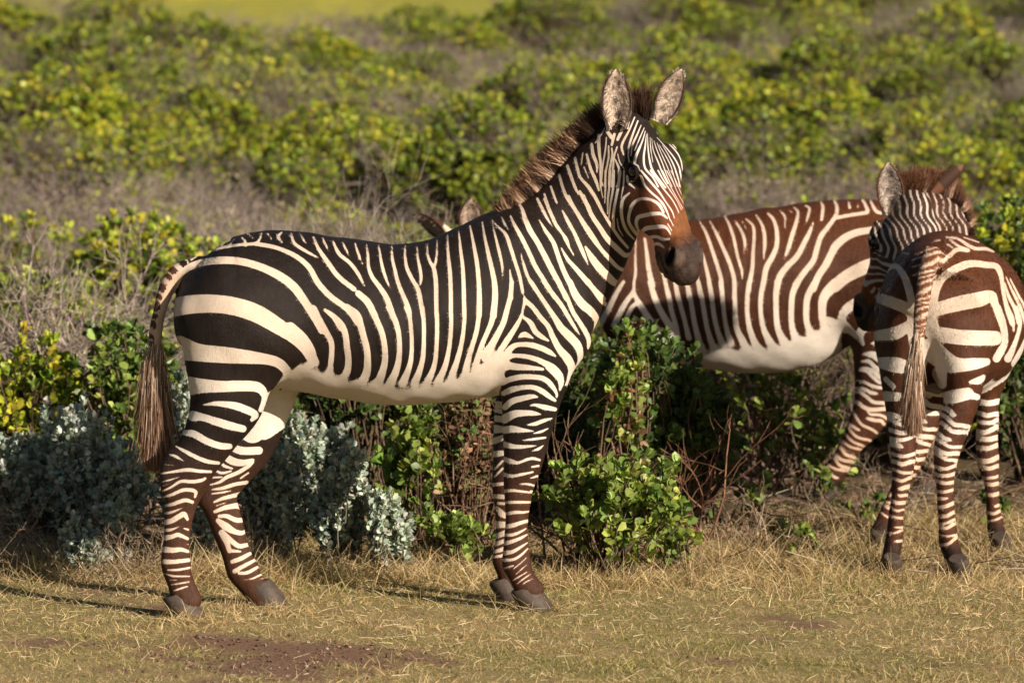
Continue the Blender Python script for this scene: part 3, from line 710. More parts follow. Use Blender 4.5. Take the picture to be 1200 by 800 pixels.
HEAD_TR += zoomed(*H2, [(400,100,26),(450,70,56),(490,60,56),(520,130,40),(580,200,36),(650,260,34),(700,320,28),(740,400,18),(762,465,10)], [(360,50,26),(370,110,34),(432,166,10)],
  [(490,0,28),(540,60,40),(600,130,36),(660,200,34),(720,290,22),(780,380,16),(802,445,8)], [(580,0,34),(640,80,34),(700,170,26),(780,270,18),(830,360,11),(850,415,6)],
  [(650,0,26),(700,90,22),(760,180,16),(820,270,11),(872,375,6)], [(690,0,18),(740,100,13),(790,190,11),(840,280,9),(892,375,6)], [(730,0,14),(790,110,10),(830,200,9),(892,312,6)],
  [(770,0,12),(810,80,9),(860,200,9),(912,302,5)], [(810,0,12),(850,120,11),(882,212,6)], [(850,0,14),(875,120,13),(892,235,8)], [(885,0,10),(880,120,13),(885,170,10)],
  [(380,210,20),(320,270,38),(305,370,40),(320,480,38),(360,570,38),(425,645,16)],
  [(700,390,28),(660,320,38),(600,280,48),(540,265,54),(470,270,54),(410,320,48),(380,400,38),(375,480,38),(420,560,46),(470,620,36),(487,695,16)],
  [(735,445,20),(680,405,38),(600,405,48),(520,420,50),(460,440,48),(445,500,38),(474,585,24)], [(772,605,10),(740,550,28),(700,525,44),(620,530,54),(540,540,54),(500,575,38),(506,615,16)],
  [(530,640,26),(580,625,40),(640,620,38),(700,645,38),(765,640,20)], [(600,695,26),(650,685,38),(703,718,20)], [(515,640,16),(522,705,14)], [(558,680,12),(572,755,12)], [(608,720,10),(622,795,8)],
  [(110,0,18),(110,140,18),(132,255,10)], [(155,0,20),(155,150,24),(150,305,12)], [(200,0,22),(195,130,22),(180,260,26),(176,405,12)], [(235,0,24),(230,150,26),(205,300,22),(186,455,10)],
  [(285,0,30),(280,120,34),(255,260,30),(240,340,34),(230,450,34),(242,570,16)], [(330,0,18),(325,130,20),(303,260,8)], [(265,450,10),(280,540,15),(322,615,10)],
  [(765,460,10),(808,550,8)], [(740,500,12),(795,590,8)])

z1 = Zebra(-.40, 0.0, math.radians(8), -1)
z1.trunk([(223,312,408,.095,0),(246,290,436,.165,0),(272,281,448,.20,0),(300,273,452,.225,0),(340,271,455,.24,0),(400,279,466,.262,0),(460,287,474,.272,0),(520,279,471,.265,0),
          (570,259,464,.235,0),(610,247,452,.205,0),(642,264,438,.165,0),(672,318,418,.10,0)])
z1.limb("trunk", [(264,342,36,.09,.105),(281,366,52,.11,.125),(298,392,50,.105,.14)], .10)            # haunch
z1.limb("trunk", [(264,342,36,.09,-.105),(281,366,52,.11,-.125),(298,392,50,.105,-.14)], .10)
z1.limb("trunk", [(600,290,40,.06,.12),(640,350,52,.07,.145),(650,400,42,.07,.13)], .06)             # shoulder blades
z1.limb("trunk", [(600,290,40,.06,-.12),(640,350,52,.07,-.145),(650,400,42,.07,-.13)], .06)
z1.limb("hind_near", [(268,372,60,.105,.115),(270,425,53,.105,.125),(265,470,44,.09,.13),(248,508,33,.068,.13),(229,540,27,.050,.13),(216,568,24,.043,.125),
                      (210,598,18,.036,.12),(207,635,15,.031,.12),(207,660,17,.035,.12),(212,682,15.5,.033,.12),(218,703,18,.037,.12)], .05)
z1.limb("hind_near", [(205,535,10,.022,.13),(197,550,9,.020,.13),(196,572,7,.018,.128)], .03)        # point of the hock
h1f = [(290,390,48,.10,-.115),(308,440,44,.095,-.12),(306,480,34,.08,-.125),(290,520,31,.06,-.125),(267,552,27,.05,-.125),(256,580,22,.042,-.12),
       (266,615,19,.036,-.12),(276,645,16.5,.032,-.12),(285,668,19,.036,-.12),(296,685,16,.034,-.12),(310,700,18,.037,-.12)]
z1.limb("hind_far", h1f, .05); z1.limb("hind_far", [(250,555,10,.022,-.125),(242,566,9,.02,-.125),(240,585,7,.018,-.122)], .03)
z1.limb("front_near", [(640,385,46,.085,.125),(630,425,42,.088,.13),(623,468,35,.075,.125),(619,500,29,.06,.12),(613,540,23,.049,.115),(608,566,19.5,.044,.11),
                       (606.5,586,16.5,.038,.11),(605.5,606,13.5,.031,.11),(605,628,13.2,.029,.11),(605,648,14.5,.032,.11),(606,661,16,.035,.11),(612,676,14,.031,.11),(621,692,17,.036,.11)], .045)
z1.limb("front_far", [(632,390,46,.08,-.125),(622,430,40,.085,-.13),(610,470,30,.07,-.125),(601,505,23,.055,-.12),(596,545,18.5,.046,-.115),(594,568,17,.042,-.11),
                      (593,588,14,.036,-.11),(593,610,12.6,.030,-.11),(592.5,635,12.8,.029,-.11),(591.5,655,15,.034,-.11),(595,671,12.5,.030,-.11),(600,686,14.5,.035,-.11)], .045)
z1.limb("neck", [(616,338,86,.165,0),(660,292,76,.128,.0),(692,248,63,.106,.02),(712,208,53,.094,.055),(730,178,42,.086,.085)], .06)
z1.limb("neck", [(658,392,24,.06,0),(656,340,40,.09,0)], .07)                                          # breast
z1.limb("tail", [(232,314,14,.030,0),(214,317,11,.026,0),(199,331,10,.026,0),(190,352,8.5,.022,0),(184,380,7.5,.02,0),(181,408,7,.018,0),(180,430,5,.014,0)], .02)
hy, hp = math.radians(44), math.radians(62)
fw = np.array([math.sin(hy) * math.cos(hp), -math.cos(hy) * math.cos(hp), -math.sin(hp)])
z1.set_head(z1.px(756, 142, .13), z1.M @ fw, .49)
z1.head()
z1.build("zebra", "black and white striped zebra standing broadside nearest the viewer, face turned towards us", .0062)
z1.refine(["head", "neck", "hind_near", "hind_far", "front_near", "front_far"])
z1.refine(["head"])

# --- coat: markings traced in photograph pixels, laid on the near side and mirrored to the other
MPP = 14.0 / FPX
P = z1.V; N1 = len(P); hc = z1.head_coords(P); Hm = z1.is_("head")
hsgn = 1.0 if (z1.hl @ z1.M)[0] < 0 else -1.0                     # side of the head that the tracing shows
toview = norm((CAM - z1.wld(P)) @ z1.M.T); facing = np.sum(z1.N * toview, 1)
XY = z1.traced(P, facing > .05)
def head_trace(hc, direct=None):
    """head coordinates (any zebra) -> the drawing of the first zebra's head"""
    m = (hc[:, 1] * hsgn < 0) if direct is None else ((hc[:, 1] * hsgn < 0) & ~direct)
    h = hc.copy(); h[m, 1] *= -1
    return drawing(z1.wld(z1.H(h[:, 0], h[:, 1], h[:, 2])))
XY[Hm] = head_trace(hc[Hm], facing[Hm] > .05)
HEAD_TR = [[(x, y, w * (.50 if x > 748 and y < 240 else .74)) for x, y, w in l] for l in HEAD_TR]
def pick(y0, lines): return [l for l in lines if min(p[1] for p in l) < y0]
ALL = TR + HEAD_TR + LEG_HN + LEG_FN
sd = np.empty(N1)
m = z1.is_("hind_far", "front_far"); sd[~m] = strokes_sd(XY[~m], ALL, -12) - np.where(XY[~m][:, 0] > 690, 0, .22)
for g, s in (("hind_far", LEG_HF), ("front_far", LEG_FF)):
    q = z1.is_(g); sd[q] = strokes_sd(drawing(z1.wld(P[q])), s, -12)
q = z1.is_("front_far") & (XY[:, 1] < 470); sd[q] = strokes_sd(XY[q], ALL, -12)
sd *= MPP
# pale belly: everything under a line along the flank
bl = np.array([(330,452),(350,430),(368,434),(389,441),(407,449),(430,454),(460,457),(490,456),(510,453),(525,450),(540,445),(552,440),(564,432),(573,424),(580,416),(588,430),(600,470)], float)
belly = (XY[:, 1] - np.interp(XY[:, 0], bl[:, 0], bl[:, 1])) * MPP
m = z1.is_("trunk") & (XY[:, 0] > bl[0, 0]) & (XY[:, 0] < bl[-1, 0])
fuzz = np.where(m, 1 - smooth(np.abs(belly), .008, .05), 0)
sd = np.where(m, smax(sd, belly, .025), sd)
def head_colour(z, m, hc_all, sd, dark, light, black, brown, tan):
    """eye rims, lips, nose and the warm nose bridge are colours of the hide; the glossy muzzle speckle is painted on"""
    c = hc_all[m]; s = sd[m]; d = dark[m]
    q = np.abs(c[:, 1])
    eye = np.sqrt(((c[:, 0] - .157) / .034) ** 2 + ((c[:, 2] + .038) / .026) ** 2 + (np.maximum(.06 - q, 0) / .01) ** 2)
    s = np.minimum(s, (eye - 1) * .02)
    muz = c[:, 0] + .0025 * np.sin(c[:, 1] * 130 + c[:, 2] * 90) + .10 * (c[:, 2] + .06) - .02 * np.cos(c[:, 1] * 40)
    px_ = None if z is not z1 else XY[m]
    if px_ is None: cut = muz - .372; f1 = smooth(muz, .345, .375)[:, None]; f2 = smooth(muz, .388, .442)[:, None]
    else:
        yb = px_[:, 1] - np.interp(px_[:, 0], [755, 775, 784, 788, 794, 804, 815, 825], [306, 295, 285, 268, 251, 240, 233, 228])
        yd = px_[:, 1] - np.interp(px_[:, 0], [755, 775, 785, 795, 805, 815, 825], [303, 296, 290, 283, 276, 271, 268])
        cut = yb * MPP; f1 = smooth(yb, -16, 10)[:, None]; f2 = smooth(yd + 1.2 * np.sin(px_[:, 0] * .7), -15, 15)[:, None]
    s = np.minimum(s, -cut + .0005)
    warm = (smooth(c[:, 0], .15, .30) * smooth(c[:, 2], -.16, -.05))[:, None]
    d = d * (1 - warm) + np.array(brown) * warm
    d = d * (1 - f1) + np.array(tan) * f1; d = d * (1 - f2) + np.array([.024, .016, .013]) * f2
    sp = np.sin(c[:, 0] * 410 + 3 * np.sin(c[:, 1] * 170)) * np.sin(c[:, 1] * 380 + c[:, 2] * 250 + 2 * np.sin(c[:, 0] * 130)) + .6 * np.sin(c[:, 2] * 520 + c[:, 0] * 190)
    d = d * (1 + f2 * (.32 * np.clip(sp, -1, 1.5)[:, None]))  # glossy glints of the muzzle painted as pale speckles
    ring = np.abs(np.sqrt(((c[:, 0] - .455) / .034) ** 2 + ((c[:, 2] + .05) / .036) ** 2) - 1); rg_ = (smooth(-ring, -.35, -.05) * (q > .035))[:, None]; d = d * (1 - .6 * rg_) + np.array([.085, .066, .056]) * .6 * rg_
    chin = (smooth(c[:, 0], .40, .46) * smooth(-c[:, 2], .098, .112))[:, None]
    lowl = (smooth(c[:, 0], .38, .42) * smooth(-c[:, 2], .085, .10))[:, None]; d = d * (1 - lowl) + np.array([.016, .012, .010]) * lowl; d = d * (1 - chin) + np.array([.075, .045, .030]) * chin
    ex = smooth(eye, 1.6, .9)[:, None]; d = d * (1 - ex) + np.array(black) * ex
    nos = np.sqrt(((c[:, 0] - .455) / .024) ** 2 + ((c[:, 2] + .05) / .026) ** 2 + (np.maximum(.04 - q, 0) / .008) ** 2)
    nx = smooth(nos, 1.15, .8)[:, None]; d = d * (1 - nx) + np.array([.006, .005, .005]) * nx
    sd[m] = s; dark[m] = d
black, brown = np.array([.0105, .0078, .0068]), np.array([.075, .028, .012])
dark = np.tile(black, (N1, 1)); light = np.tile(np.array([.72, .59, .47]), (N1, 1))
lowz = smooth(-P[:, 2], -.95, -.55)[:, None]; light = light * (1 - lowz) + np.array([.78, .72, .64]) * lowz
legm = z1.is_("hind_near", "hind_far", "front_near", "front_far")
br = (smooth(-P[:, 2], -.58, -.30) * legm)[:, None]; dark = dark * (1 - br) + np.array([.040, .019, .012]) * br
light = light * (1 - br * .6) + np.array([.70, .52, .38]) * br * .6
neckm = z1.is_("neck")[:, None]; dark = np.where(neckm, dark * .75 + np.array([.010, .0055, .004]) * .6, dark)
# fetlocks down to the hoof are plain dark
low = z1.px(210, 700, .12)[2]; fet = legm & (P[:, 2] < .105)
sd = np.where(legm, np.minimum(sd, (P[:, 2] - .085) * .8), sd)
light[Hm] = np.array([.74, .66, .60])
head_colour(z1, Hm, hc, sd, dark, light, black, np.array([.090, .032, .013]), np.array([.135, .056, .021]))
# tail: pale dock with small dark bars across its outer edge
tm = z1.is_("tail"); tp = np.array([z1.px(x, y, 0) for x, y in ((222,305),(203,326),(192,348),(185,378),(181,405),(180,430))]); tc = catmull(tp, 12)
ti = np.argmin(((P[tm][:, None] - tc[None]) ** 2).sum(-1), 1); ta = np.cumsum(np.r_[0, np.linalg.norm(np.diff(tc, axis=0), axis=1)])[ti]
bars = np.sin(ta * 2 * np.pi / .030 + 1.2 * np.sin(ta * 90)) * .004 - .0012; tm_ = np.nonzero(tm)[0]; far_ = ta > .05; outer = (P[tm] - tc[ti])[:, 0] * -1 + .3 * (P[tm] - tc[ti])[:, 2]
sd[tm] = np.where(far_, np.where(outer > .004, bars - .0005, .01), np.where(outer > 0, bars - .001, sd[tm])); light[tm_[far_]] = np.array([.62, .46, .34]); dark[tm_[far_]] = np.array([.05, .025, .016])
fuzz[Hm | (z1.is_('neck') & (XY[:, 0] > 694) & (XY[:, 1] < 292))] = -.16; z1.finish(sd, dark, light, fuzz); z1.fur(sd, dark, light, fuzz, 420000, .0068, .0012, 61)
z1.eyes()
EARCOL = dict(out_base=(.60, .50, .42), out_mid=(.030, .018, .013), out_tip=(.62, .50, .40), rim=(.050, .028, .018), **{'in': (.60, .49, .40)})
y_e = z1.wld(z1.H(.02, hsgn * .06, 0))[1]; y_f = z1.wld(z1.H(.02, -hsgn * .06, 0))[1]
wl = lambda v: z1.M @ np.array(v, float)
z1.ear(z1.aty(724, 152, y_e), wl((-.03, .10, 1)), wl((.10, -1, .05)), .187, .046, EARCOL, 3)
z1.ear(z1.aty(773, 143, y_f), wl((.42, .10, 1)), wl((.45, -1, .1)), .178, .043, EARCOL, 4)
crest = [z1.px(x, y, l) for x, y, l in ((588,252,0),(603,247,0),(618,238,0),(637,222,0),(655,204,.01),(672,187,.03),(688,171,.04),(704,154,.05),(718,143,.06),(740,137,.08),(756,134,.11))]
bands = [(.02,.06),(.11,.165),(.23,.275),(.33,.385),(.45,.50),(.56,.60),(.66,.70),(.775,.81),(.86,.885)]
MANE1 = dict(white=(.70,.56,.45), white_tip=(.34,.19,.10), dark=(.014,.009,.008), tip=(.075,.036,.021))
z1.mane(crest, [.03,.07,.09,.096,.092,.088,.084,.078,.08,.09], [-.1,-.05,0,0,0,0,.05,.2,.3,.35], bands, MANE1, 12000, .018, 5)
z1.tail_hair([z1.px(x, y, 0) for x, y in ((184,385),(181,415),(181,450),(182,490),(182,520))], [.012,.03,.045,.04,.03], [.10,.13,.14,.11,.07],
             dict(pale=(.60,.46,.34), dark=(.13,.078,.052), pale_tip=(.36,.21,.125), tip=(.14,.066,.038)), 10000, 9)
for px, py, l, L, d in ((219,729,.12,.115,(1,.0)),(317,717,-.12,.112,(1,.05)),(627,711,.11,.120,(1,0)),(600,702,-.11,.110,(1,0))):
    c = z1.px(px, py, l); z1.hoof(d, c, L, .090, .074)
# whiskers of the chin
J = Join(); rg = np.random.default_rng(2); n = 60
R0 = np.array([z1.H(f, l, -.125) for f, l in zip(rg.uniform(.42, .49, n), rg.uniform(-.045, .045, n))])
strands(J, R0, -z1.hu[None] + z1.hf * .5 + rg.normal(size=(n, 3)) * .3, rg.uniform(.02, .055, n), np.full(n, .0011), .3, np.tile([.35, .28, .22], (n, 1)), np.tile([.4, .3, .22], (n, 1)), rg=rg)
add("whiskers", J.mesh("whiskers"), M_hair, z1.root)

# ------------------------------------------------------------------ zebra 2: brown and white, side on behind the first, facing left
M1 = (700, 230, 6.6667); M2 = (860, 220, 6.6667); M3 = (700, 330, 6.6667); M4 = (860, 330, 6.6667)
T2 = zoomed(*M3, [(205,0,26),(150,90,34),(100,190,40),(55,270,44),(20,340,44)], [(285,0,18),(285,60,24),(260,110,34),(210,180,40),(165,270,44),(130,340,44)],
  [(285,60,20),(300,120,30),(340,190,46),(400,280,46),(460,360,50),(510,430,50),(525,490,40)], [(305,165,24),(265,210,34),(220,300,34),(190,360,34)],
  [(290,268,18),(320,310,40),(370,345,30)], [(410,0,34),(440,100,44),(480,200,46),(530,290,50),(570,360,56),(580,430,60)],
  [(530,0,26),(560,120,36),(580,230,36),(610,330,36),(630,440,44)], [(610,0,26),(635,130,34),(665,240,34),(690,340,34),(715,440,44)],
  [(700,0,26),(725,120,34),(745,240,36),(765,350,40),(790,450,46),(810,520,60)], [(790,0,28),(815,120,34),(835,240,36),(855,350,36),(890,470,44),(930,550,60)],
  [(870,0,28),(890,110,32),(910,250,36),(935,370,36),(975,480,50)], [(960,0,28),(975,100,32),(990,250,32),(1010,370,34),(1045,480,50)],
  [(1068,0,30),(1075,150,32),(1075,280,36),(1090,370,40),(1130,450,50),(1170,530,60)], [(1185,0,30),(1172,120,34),(1172,260,34),(1190,380,40)],
  [(440,390,30),(470,440,40),(490,500,40)], [(350,470,40),(420,500,50),(450,540,50)])
T2 += zoomed(*M1, [(300,300,10),(296,460,16),(298,600,22),(285,680,20)], [(370,330,18),(385,430,26),(400,560,36),(430,700,44)], [(470,400,10),(490,510,20),(520,620,30),(555,780,34)],
  [(590,560,20),(605,660,26),(630,800,34)], [(660,540,20),(690,650,26),(720,800,34)], [(740,500,14),(770,590,22),(805,780,32)], [(810,430,16),(830,480,20),(860,600,28),(885,720,30),(900,800,30)],
  [(795,190,10),(850,290,22),(890,400,26),(930,520,28),(965,640,30),(980,790,30)], [(880,195,12),(940,310,24),(990,420,28),(1040,540,30),(1070,660,32),(1070,800,32)])
T2 += zoomed(*M2, [(-90,200,10),(-40,280,20),(0,400,24),(30,540,22),(60,640,18),(66,714,6)], [(10,260,12),(60,340,22),(85,420,24),(82,515,8)], [(60,255,8),(98,325,8)],
  [(90,240,10),(150,300,20),(158,400,24),(150,500,26),(145,620,30),(125,730,34),(115,800,34)], [(0,680,24),(8,800,28)],
  [(175,215,12),(220,290,22),(240,380,28),(240,470,24),(232,560,8)], [(260,195,14),(310,250,24),(335,340,30),(335,450,34),(300,540,40),(255,620,42),(235,720,40),(220,800,38)],
  [(360,180,8),(400,230,18),(400,312,8)], [(430,175,8),(456,192,8)], [(470,155,12),(500,190,20),(485,280,28),(455,370,32),(430,460,32),(393,558,8)],
  [(555,140,12),(590,160,18),(580,220,20),(558,288,6)], [(622,268,10),(590,350,30),(545,440,38),(490,540,42),(420,610,46),(360,690,48),(335,790,46)],
  [(680,110,12),(695,160,26),(685,252,22)], [(780,95,14),(805,150,26),(795,220,30),(740,300,34),(680,380,38),(650,470,40),(620,570,42),(550,660,44),(480,760,46)],
  [(800,235,26),(900,215,26),(1000,200,28),(1045,185,28),(1020,120,22),(1000,90,14)], [(1065,95,12),(1090,150,24),(1120,190,24),(1180,200,20)], [(890,100,10),(905,155,24)], [(970,125,12),(972,150,16)],
  [(1640,330,40),(1200,310,50),(1070,330,50),(960,350,54),(870,390,58),(800,450,62),(760,520,56),(720,600,54),(660,690,52),(620,790,52)],
  [(1640,620,110),(1200,590,110),(1060,610,110),(960,650,102),(870,700,95),(790,770,90)])
T2 += zoomed(*M4, [(0,-10,22),(10,200,30),(20,350,40),(60,450,50),(110,540,66)], [(120,0,34),(105,120,34),(105,240,32),(125,370,40),(160,470,54),(200,540,70)],
  [(230,0,36),(210,120,34),(210,240,34),(230,360,40),(270,450,54),(320,530,70)], [(340,0,46),(330,100,44),(330,230,40),(340,350,44),(370,430,54),(420,510,70)],
  [(500,0,50),(460,90,44),(450,200,42),(450,320,42),(475,420,54),(530,490,70)], [(640,0,52),(580,110,50),(565,210,46),(570,320,44),(600,400,54),(650,440,70)],
  [(860,-30,90),(760,50,85),(700,130,70),(690,230,60),(700,330,56),(740,390,60)], [(1640,130,100),(1200,140,95),(1030,150,90),(930,180,80),(860,240,68),(850,310,56),(900,370,56),(960,430,36)],
  [(740,300,50),(800,335,66),(870,370,66)], [(1300,360,80),(1100,350,70),(1010,370,66),(985,430,56),(1010,490,24)], [(1300,480,90),(1120,490,66),(1060,535,50)])
def bands_between(pts, n, wave=0.0, w=(4, 6), tilt=0.0, seed=1, half=30):
    """bars across a leg: pts the leg's middle line in photograph pixels"""
    rg = np.random.default_rng(seed); c = catmull(np.array(pts, float), 20); out = []
    L = np.r_[0, np.cumsum(np.linalg.norm(np.diff(c, axis=0), axis=1))]; s = np.linspace(0, L[-1], n + 2)[1:-1]
    for k, q in enumerate(s):
        q += rg.normal() * L[-1] / n * .12; x, y = np.interp(q, L, c[:, 0]), np.interp(q, L, c[:, 1])
        i = min(np.searchsorted(L, q), len(c) - 2); d = norm(c[i + 1] - c[i]); p = np.array([-d[1], d[0]])
        ww = np.interp(k / n, [0, 1], w) * rg.uniform(.75, 1.2) * .5; tl = tilt + rg.normal() * .12
        a, b = -half, half
        if rg.uniform() < .22: a, b = (-half, rg.uniform(-2, 6)) if rg.uniform() < .5 else (rg.uniform(-6, 2), half)
        tt = np.linspace(a, b, 7); base = np.array([x, y])
        out.append([(*(base + p * u + d * (tl * u + wave * math.cos(u * .18) * 2 + rg.normal() * .5)), ww * (.4 if (abs(u) > half - 1 or ((u == b and b < half) or (u == a and a > -half))) else 1)) for u in tt])
    return out
z2 = Zebra(1.03, 3.10, math.radians(180), 1)
z2.trunk([(716,300,395,.11,0),(742,272,410,.165,0),(772,260,420,.195,0),(820,257,430,.222,0),(870,250,437,.235,0),(920,241,434,.23,0),(970,234,410,.215,0),(1015,234,396,.205,0),(1050,242,396,.18,0),(1072,268,375,.11,0)])
z2.limb("trunk", [(1062,300,34,.08,.10),(1035,320,52,.11,.12),(1015,365,42,.09,.13)], .06); z2.limb("trunk", [(1062,300,34,.08,-.10),(1035,320,52,.11,-.12),(1015,365,42,.09,-.13)], .06)
for q in (1, -1): z2.limb("trunk", [(770,280,34,.06,.11*q),(745,330,44,.07,.13*q),(740,375,36,.07,.12*q)], .06)
f2 = [(1044,350,48,.09,.11),(1040,400,43,.09,.125),(1032,440,32,.07,.13),(1022,474,22,.05,.13),(1010,498,17,.042,.125),(996,524,13,.034,.12),(984,545,12.5,.033,.12),(976,558,14,.036,.12),(970,570,12,.034,.12),(966,582,13,.037,.12)]
z2.limb("hind_near", f2, .05); z2.limb("hind_near", [(1034,488,8,.02,.13),(1026,498,8,.02,.128),(1016,512,6,.018,.125)], .03)
g2 = [(1062,380,44,.09,-.11),(1078,430,34,.08,-.125),(1094,466,22,.055,-.125),(1101,488,16,.043,-.125),(1099,515,12.5,.034,-.12),(1097,545,12,.033,-.12),(1095,558,13,.036,-.12),(1089,568,11.5,.033,-.12),(1084,576,13,.037,-.12)]
z2.limb("hind_far", g2, .05)
for l, dx, g in ((.125, 0, "front_near"), (-.125, 10, "front_far")):
    z2.limb(g, [(750+dx,370,38,.08,l),(752+dx,415,34,.075,l),(755+dx,450,22,.055,l),(757+dx,480,17,.045,l),(757+dx,500,14,.04,l),(757+dx,530,11,.03,l),(757+dx,558,12,.033,l),(752+dx,570,11,.031,l),(748+dx,582,12,.036,l)], .045)
z2.limb("neck", [(768,325,66,.14,0),(715,312,58,.115,0),(655,300,50,.10,0),(600,295,42,.088,.02),(566,300,34,.08,.04)], .06)
z2.set_head(z2.px(541, 284, .06), z2.M @ np.array([-.42, -.42, -.80]), .46)
z2.head()
z2.build("zebra", "brown and white zebra side on behind the nearest one, only its ears showing", .0075)
def brown_coat(z, XYst, whites, belly_line, legs, seed, red=1.0):
    P = z.V; n = len(P); hc = z.head_coords(P); Hm = z.is_("head"); XY = z.traced(P) if XYst is None else XYst
    sd = strokes_sd(XY, whites, -12)
    for g, pts, nb, w, hw in legs:
        m = z.is_(g); S = bands_between(pts, nb, 1.0, w, 0, seed + len(g), hw); D = drawing(z.wld(P[m]))
        y0 = pts[0][1]; sd[m] = np.where(D[:, 1] > y0 - 3, strokes_sd(D, S, -12), sd[m])
    sd *= MPP * 1.15; fuzz = np.zeros(n)
    if belly_line is not None:
        bl = np.array(belly_line, float); m = z.is_("trunk") & (XY[:, 0] > bl[0, 0]) & (XY[:, 0] < bl[-1, 0])
        b = (XY[:, 1] - np.interp(XY[:, 0], bl[:, 0], bl[:, 1])) * MPP; sd = np.where(m, smax(sd, b, .03), sd); fuzz = np.where(m, 1 - smooth(np.abs(b), .01, .06), 0)
    c = hc[Hm]; rr = np.sqrt((c[:, 0] - .335) ** 2 * 1.15 + (c[:, 2] + .035) ** 2 + .2 * c[:, 1] ** 2) + .004 * np.sin(c[:, 0] * 60) * np.sin(c[:, 2] * 45 + c[:, 1] * 30)
    sd[Hm] = .0052 * np.sin(rr * 2 * np.pi / .0235) - .0006
    dark = np.tile(np.array([.040, .0155, .0072]), (n, 1)) * red; light = np.tile(np.array([.72, .58, .46]), (n, 1))
    top = smooth(P[:, 2], .75, 1.08)[:, None]; dark = dark * (1 - top) + np.array([.062, .023, .0095]) * red * top
    lw = smooth(-P[:, 2], -.95, -.55)[:, None]; light = light * (1 - lw) + np.array([.78, .71, .63]) * lw
    legm = z.is_("hind_near", "hind_far", "front_near", "front_far"); lo = (smooth(-P[:, 2], -.55, -.2) * legm)[:, None]
    light = light * (1 - lo) + np.array([.66, .48, .34]) * lo; dark = dark * (1 - lo) + np.array([.046, .018, .010]) * lo
    sd = np.where(legm, np.minimum(sd, (P[:, 2] - .09) * .8), sd); foot = (legm * smooth(-P[:, 2], -.12, -.08))[:, None]; dark = dark * (1 - foot) + np.array([.022, .012, .009]) * foot
    light[Hm] = np.array([.70, .62, .55]); dark[Hm] = np.array([.026, .014, .010])
    head_colour(z, Hm, hc, sd, dark, light, np.array([.012, .008, .007]), np.array([.10, .036, .015]), np.array([.12, .05, .02]))
    return sd, dark, light, fuzz
bl2 = [(700,430),(776,420),(781,392),(788,402),(796,408),(805,411),(820,414),(835,414),(850,408),(862,411),(880,413),(896,412),(911,409),(925,403),(941,397),(956,390),(971,387),(982,380),(986,372)]
leg2 = [("hind_near", [(1038,408)] + [r[:2] for r in f2[2:-1]], 22, (4.6, 2.8), 26), ("hind_far", [r[:2] for r in g2[1:-1]], 16, (6, 3.2), 24),
        ("front_near", [(752,420),(757,500),(757,560)], 14, (6, 4), 24), ("front_far", [(762,420),(767,500),(767,560)], 14, (6, 4), 24)]
a_ = brown_coat(z2, None, T2, bl2, leg2, 11)
_P = z2.V; _m = z2.is_("neck") | z2.is_("head"); _W = z2.wld(_P); a_[0][_m & ~z2.is_("head")] = (.006 * np.sin((_W[:, 0] * .9 + .55 * _W[:, 2] + .012 * np.sin(_W[:, 2] * 17)) * 2 * np.pi / .052) - .0012)[_m & ~z2.is_("head")]
z2.finish(*a_); z2.fur(*a_, 150000, .009, .0018, 62); z2.eyes()
EAR2 = dict(out_base=(.55, .45, .36), out_mid=(.060, .024, .012), out_tip=(.09, .04, .02), rim=(.055, .024, .013), **{'in': (.55, .43, .34)})
wl2 = lambda v: z2.M @ np.array(v, float)
z2.ear(z2.aty(526, 279, 2.98), wl2((-.72, -.15, .50)), wl2((-.5, -.75, -.75)), .165, .036, EAR2, 5)
z2.ear(z2.aty(552, 276, 3.14), wl2((.02, .10, 1.0)), wl2((.25, -1, .1)), .140, .046, EAR2, 6)
cr2 = [z2.px(x, y, 0) for x, y in ((760,268),(720,260),(680,252),(640,249),(605,252),(575,262))]
MANE2 = dict(white=(.62,.47,.36), white_tip=(.30,.16,.09), dark=(.05,.020,.012), tip=(.16,.068,.032))
z2.mane(cr2, [.05,.075,.075,.06,.05,.04], [0, 0, .1, .1, .2, .2], [(.1,.16),(.26,.33),(.45,.5),(.6,.66),(.8,.86)], MANE2, 4000, .018, 6)
z2.limb_tail = None
tp2 = [z2.px(x, y, -.02) for x, y in ((1078,300),(1086,330),(1088,370),(1088,420))]
z2.tail_hair(tp2, [.015,.03,.04,.03], [.08,.12,.14,.10], dict(pale=(.56,.42,.31), dark=(.085,.050,.034), pale_tip=(.34,.20,.12), tip=(.10,.045,.026)), 1500, 19)
for px, py, l, d in ((963,588,.12,(1,0)),(1081,580,-.12,(1,0)),(744,590,.125,(1,0)),(754,586,-.125,(1,0))):
    c = z2.px(px, py, l); z2.hoof(d, c, .118, .092, .068)

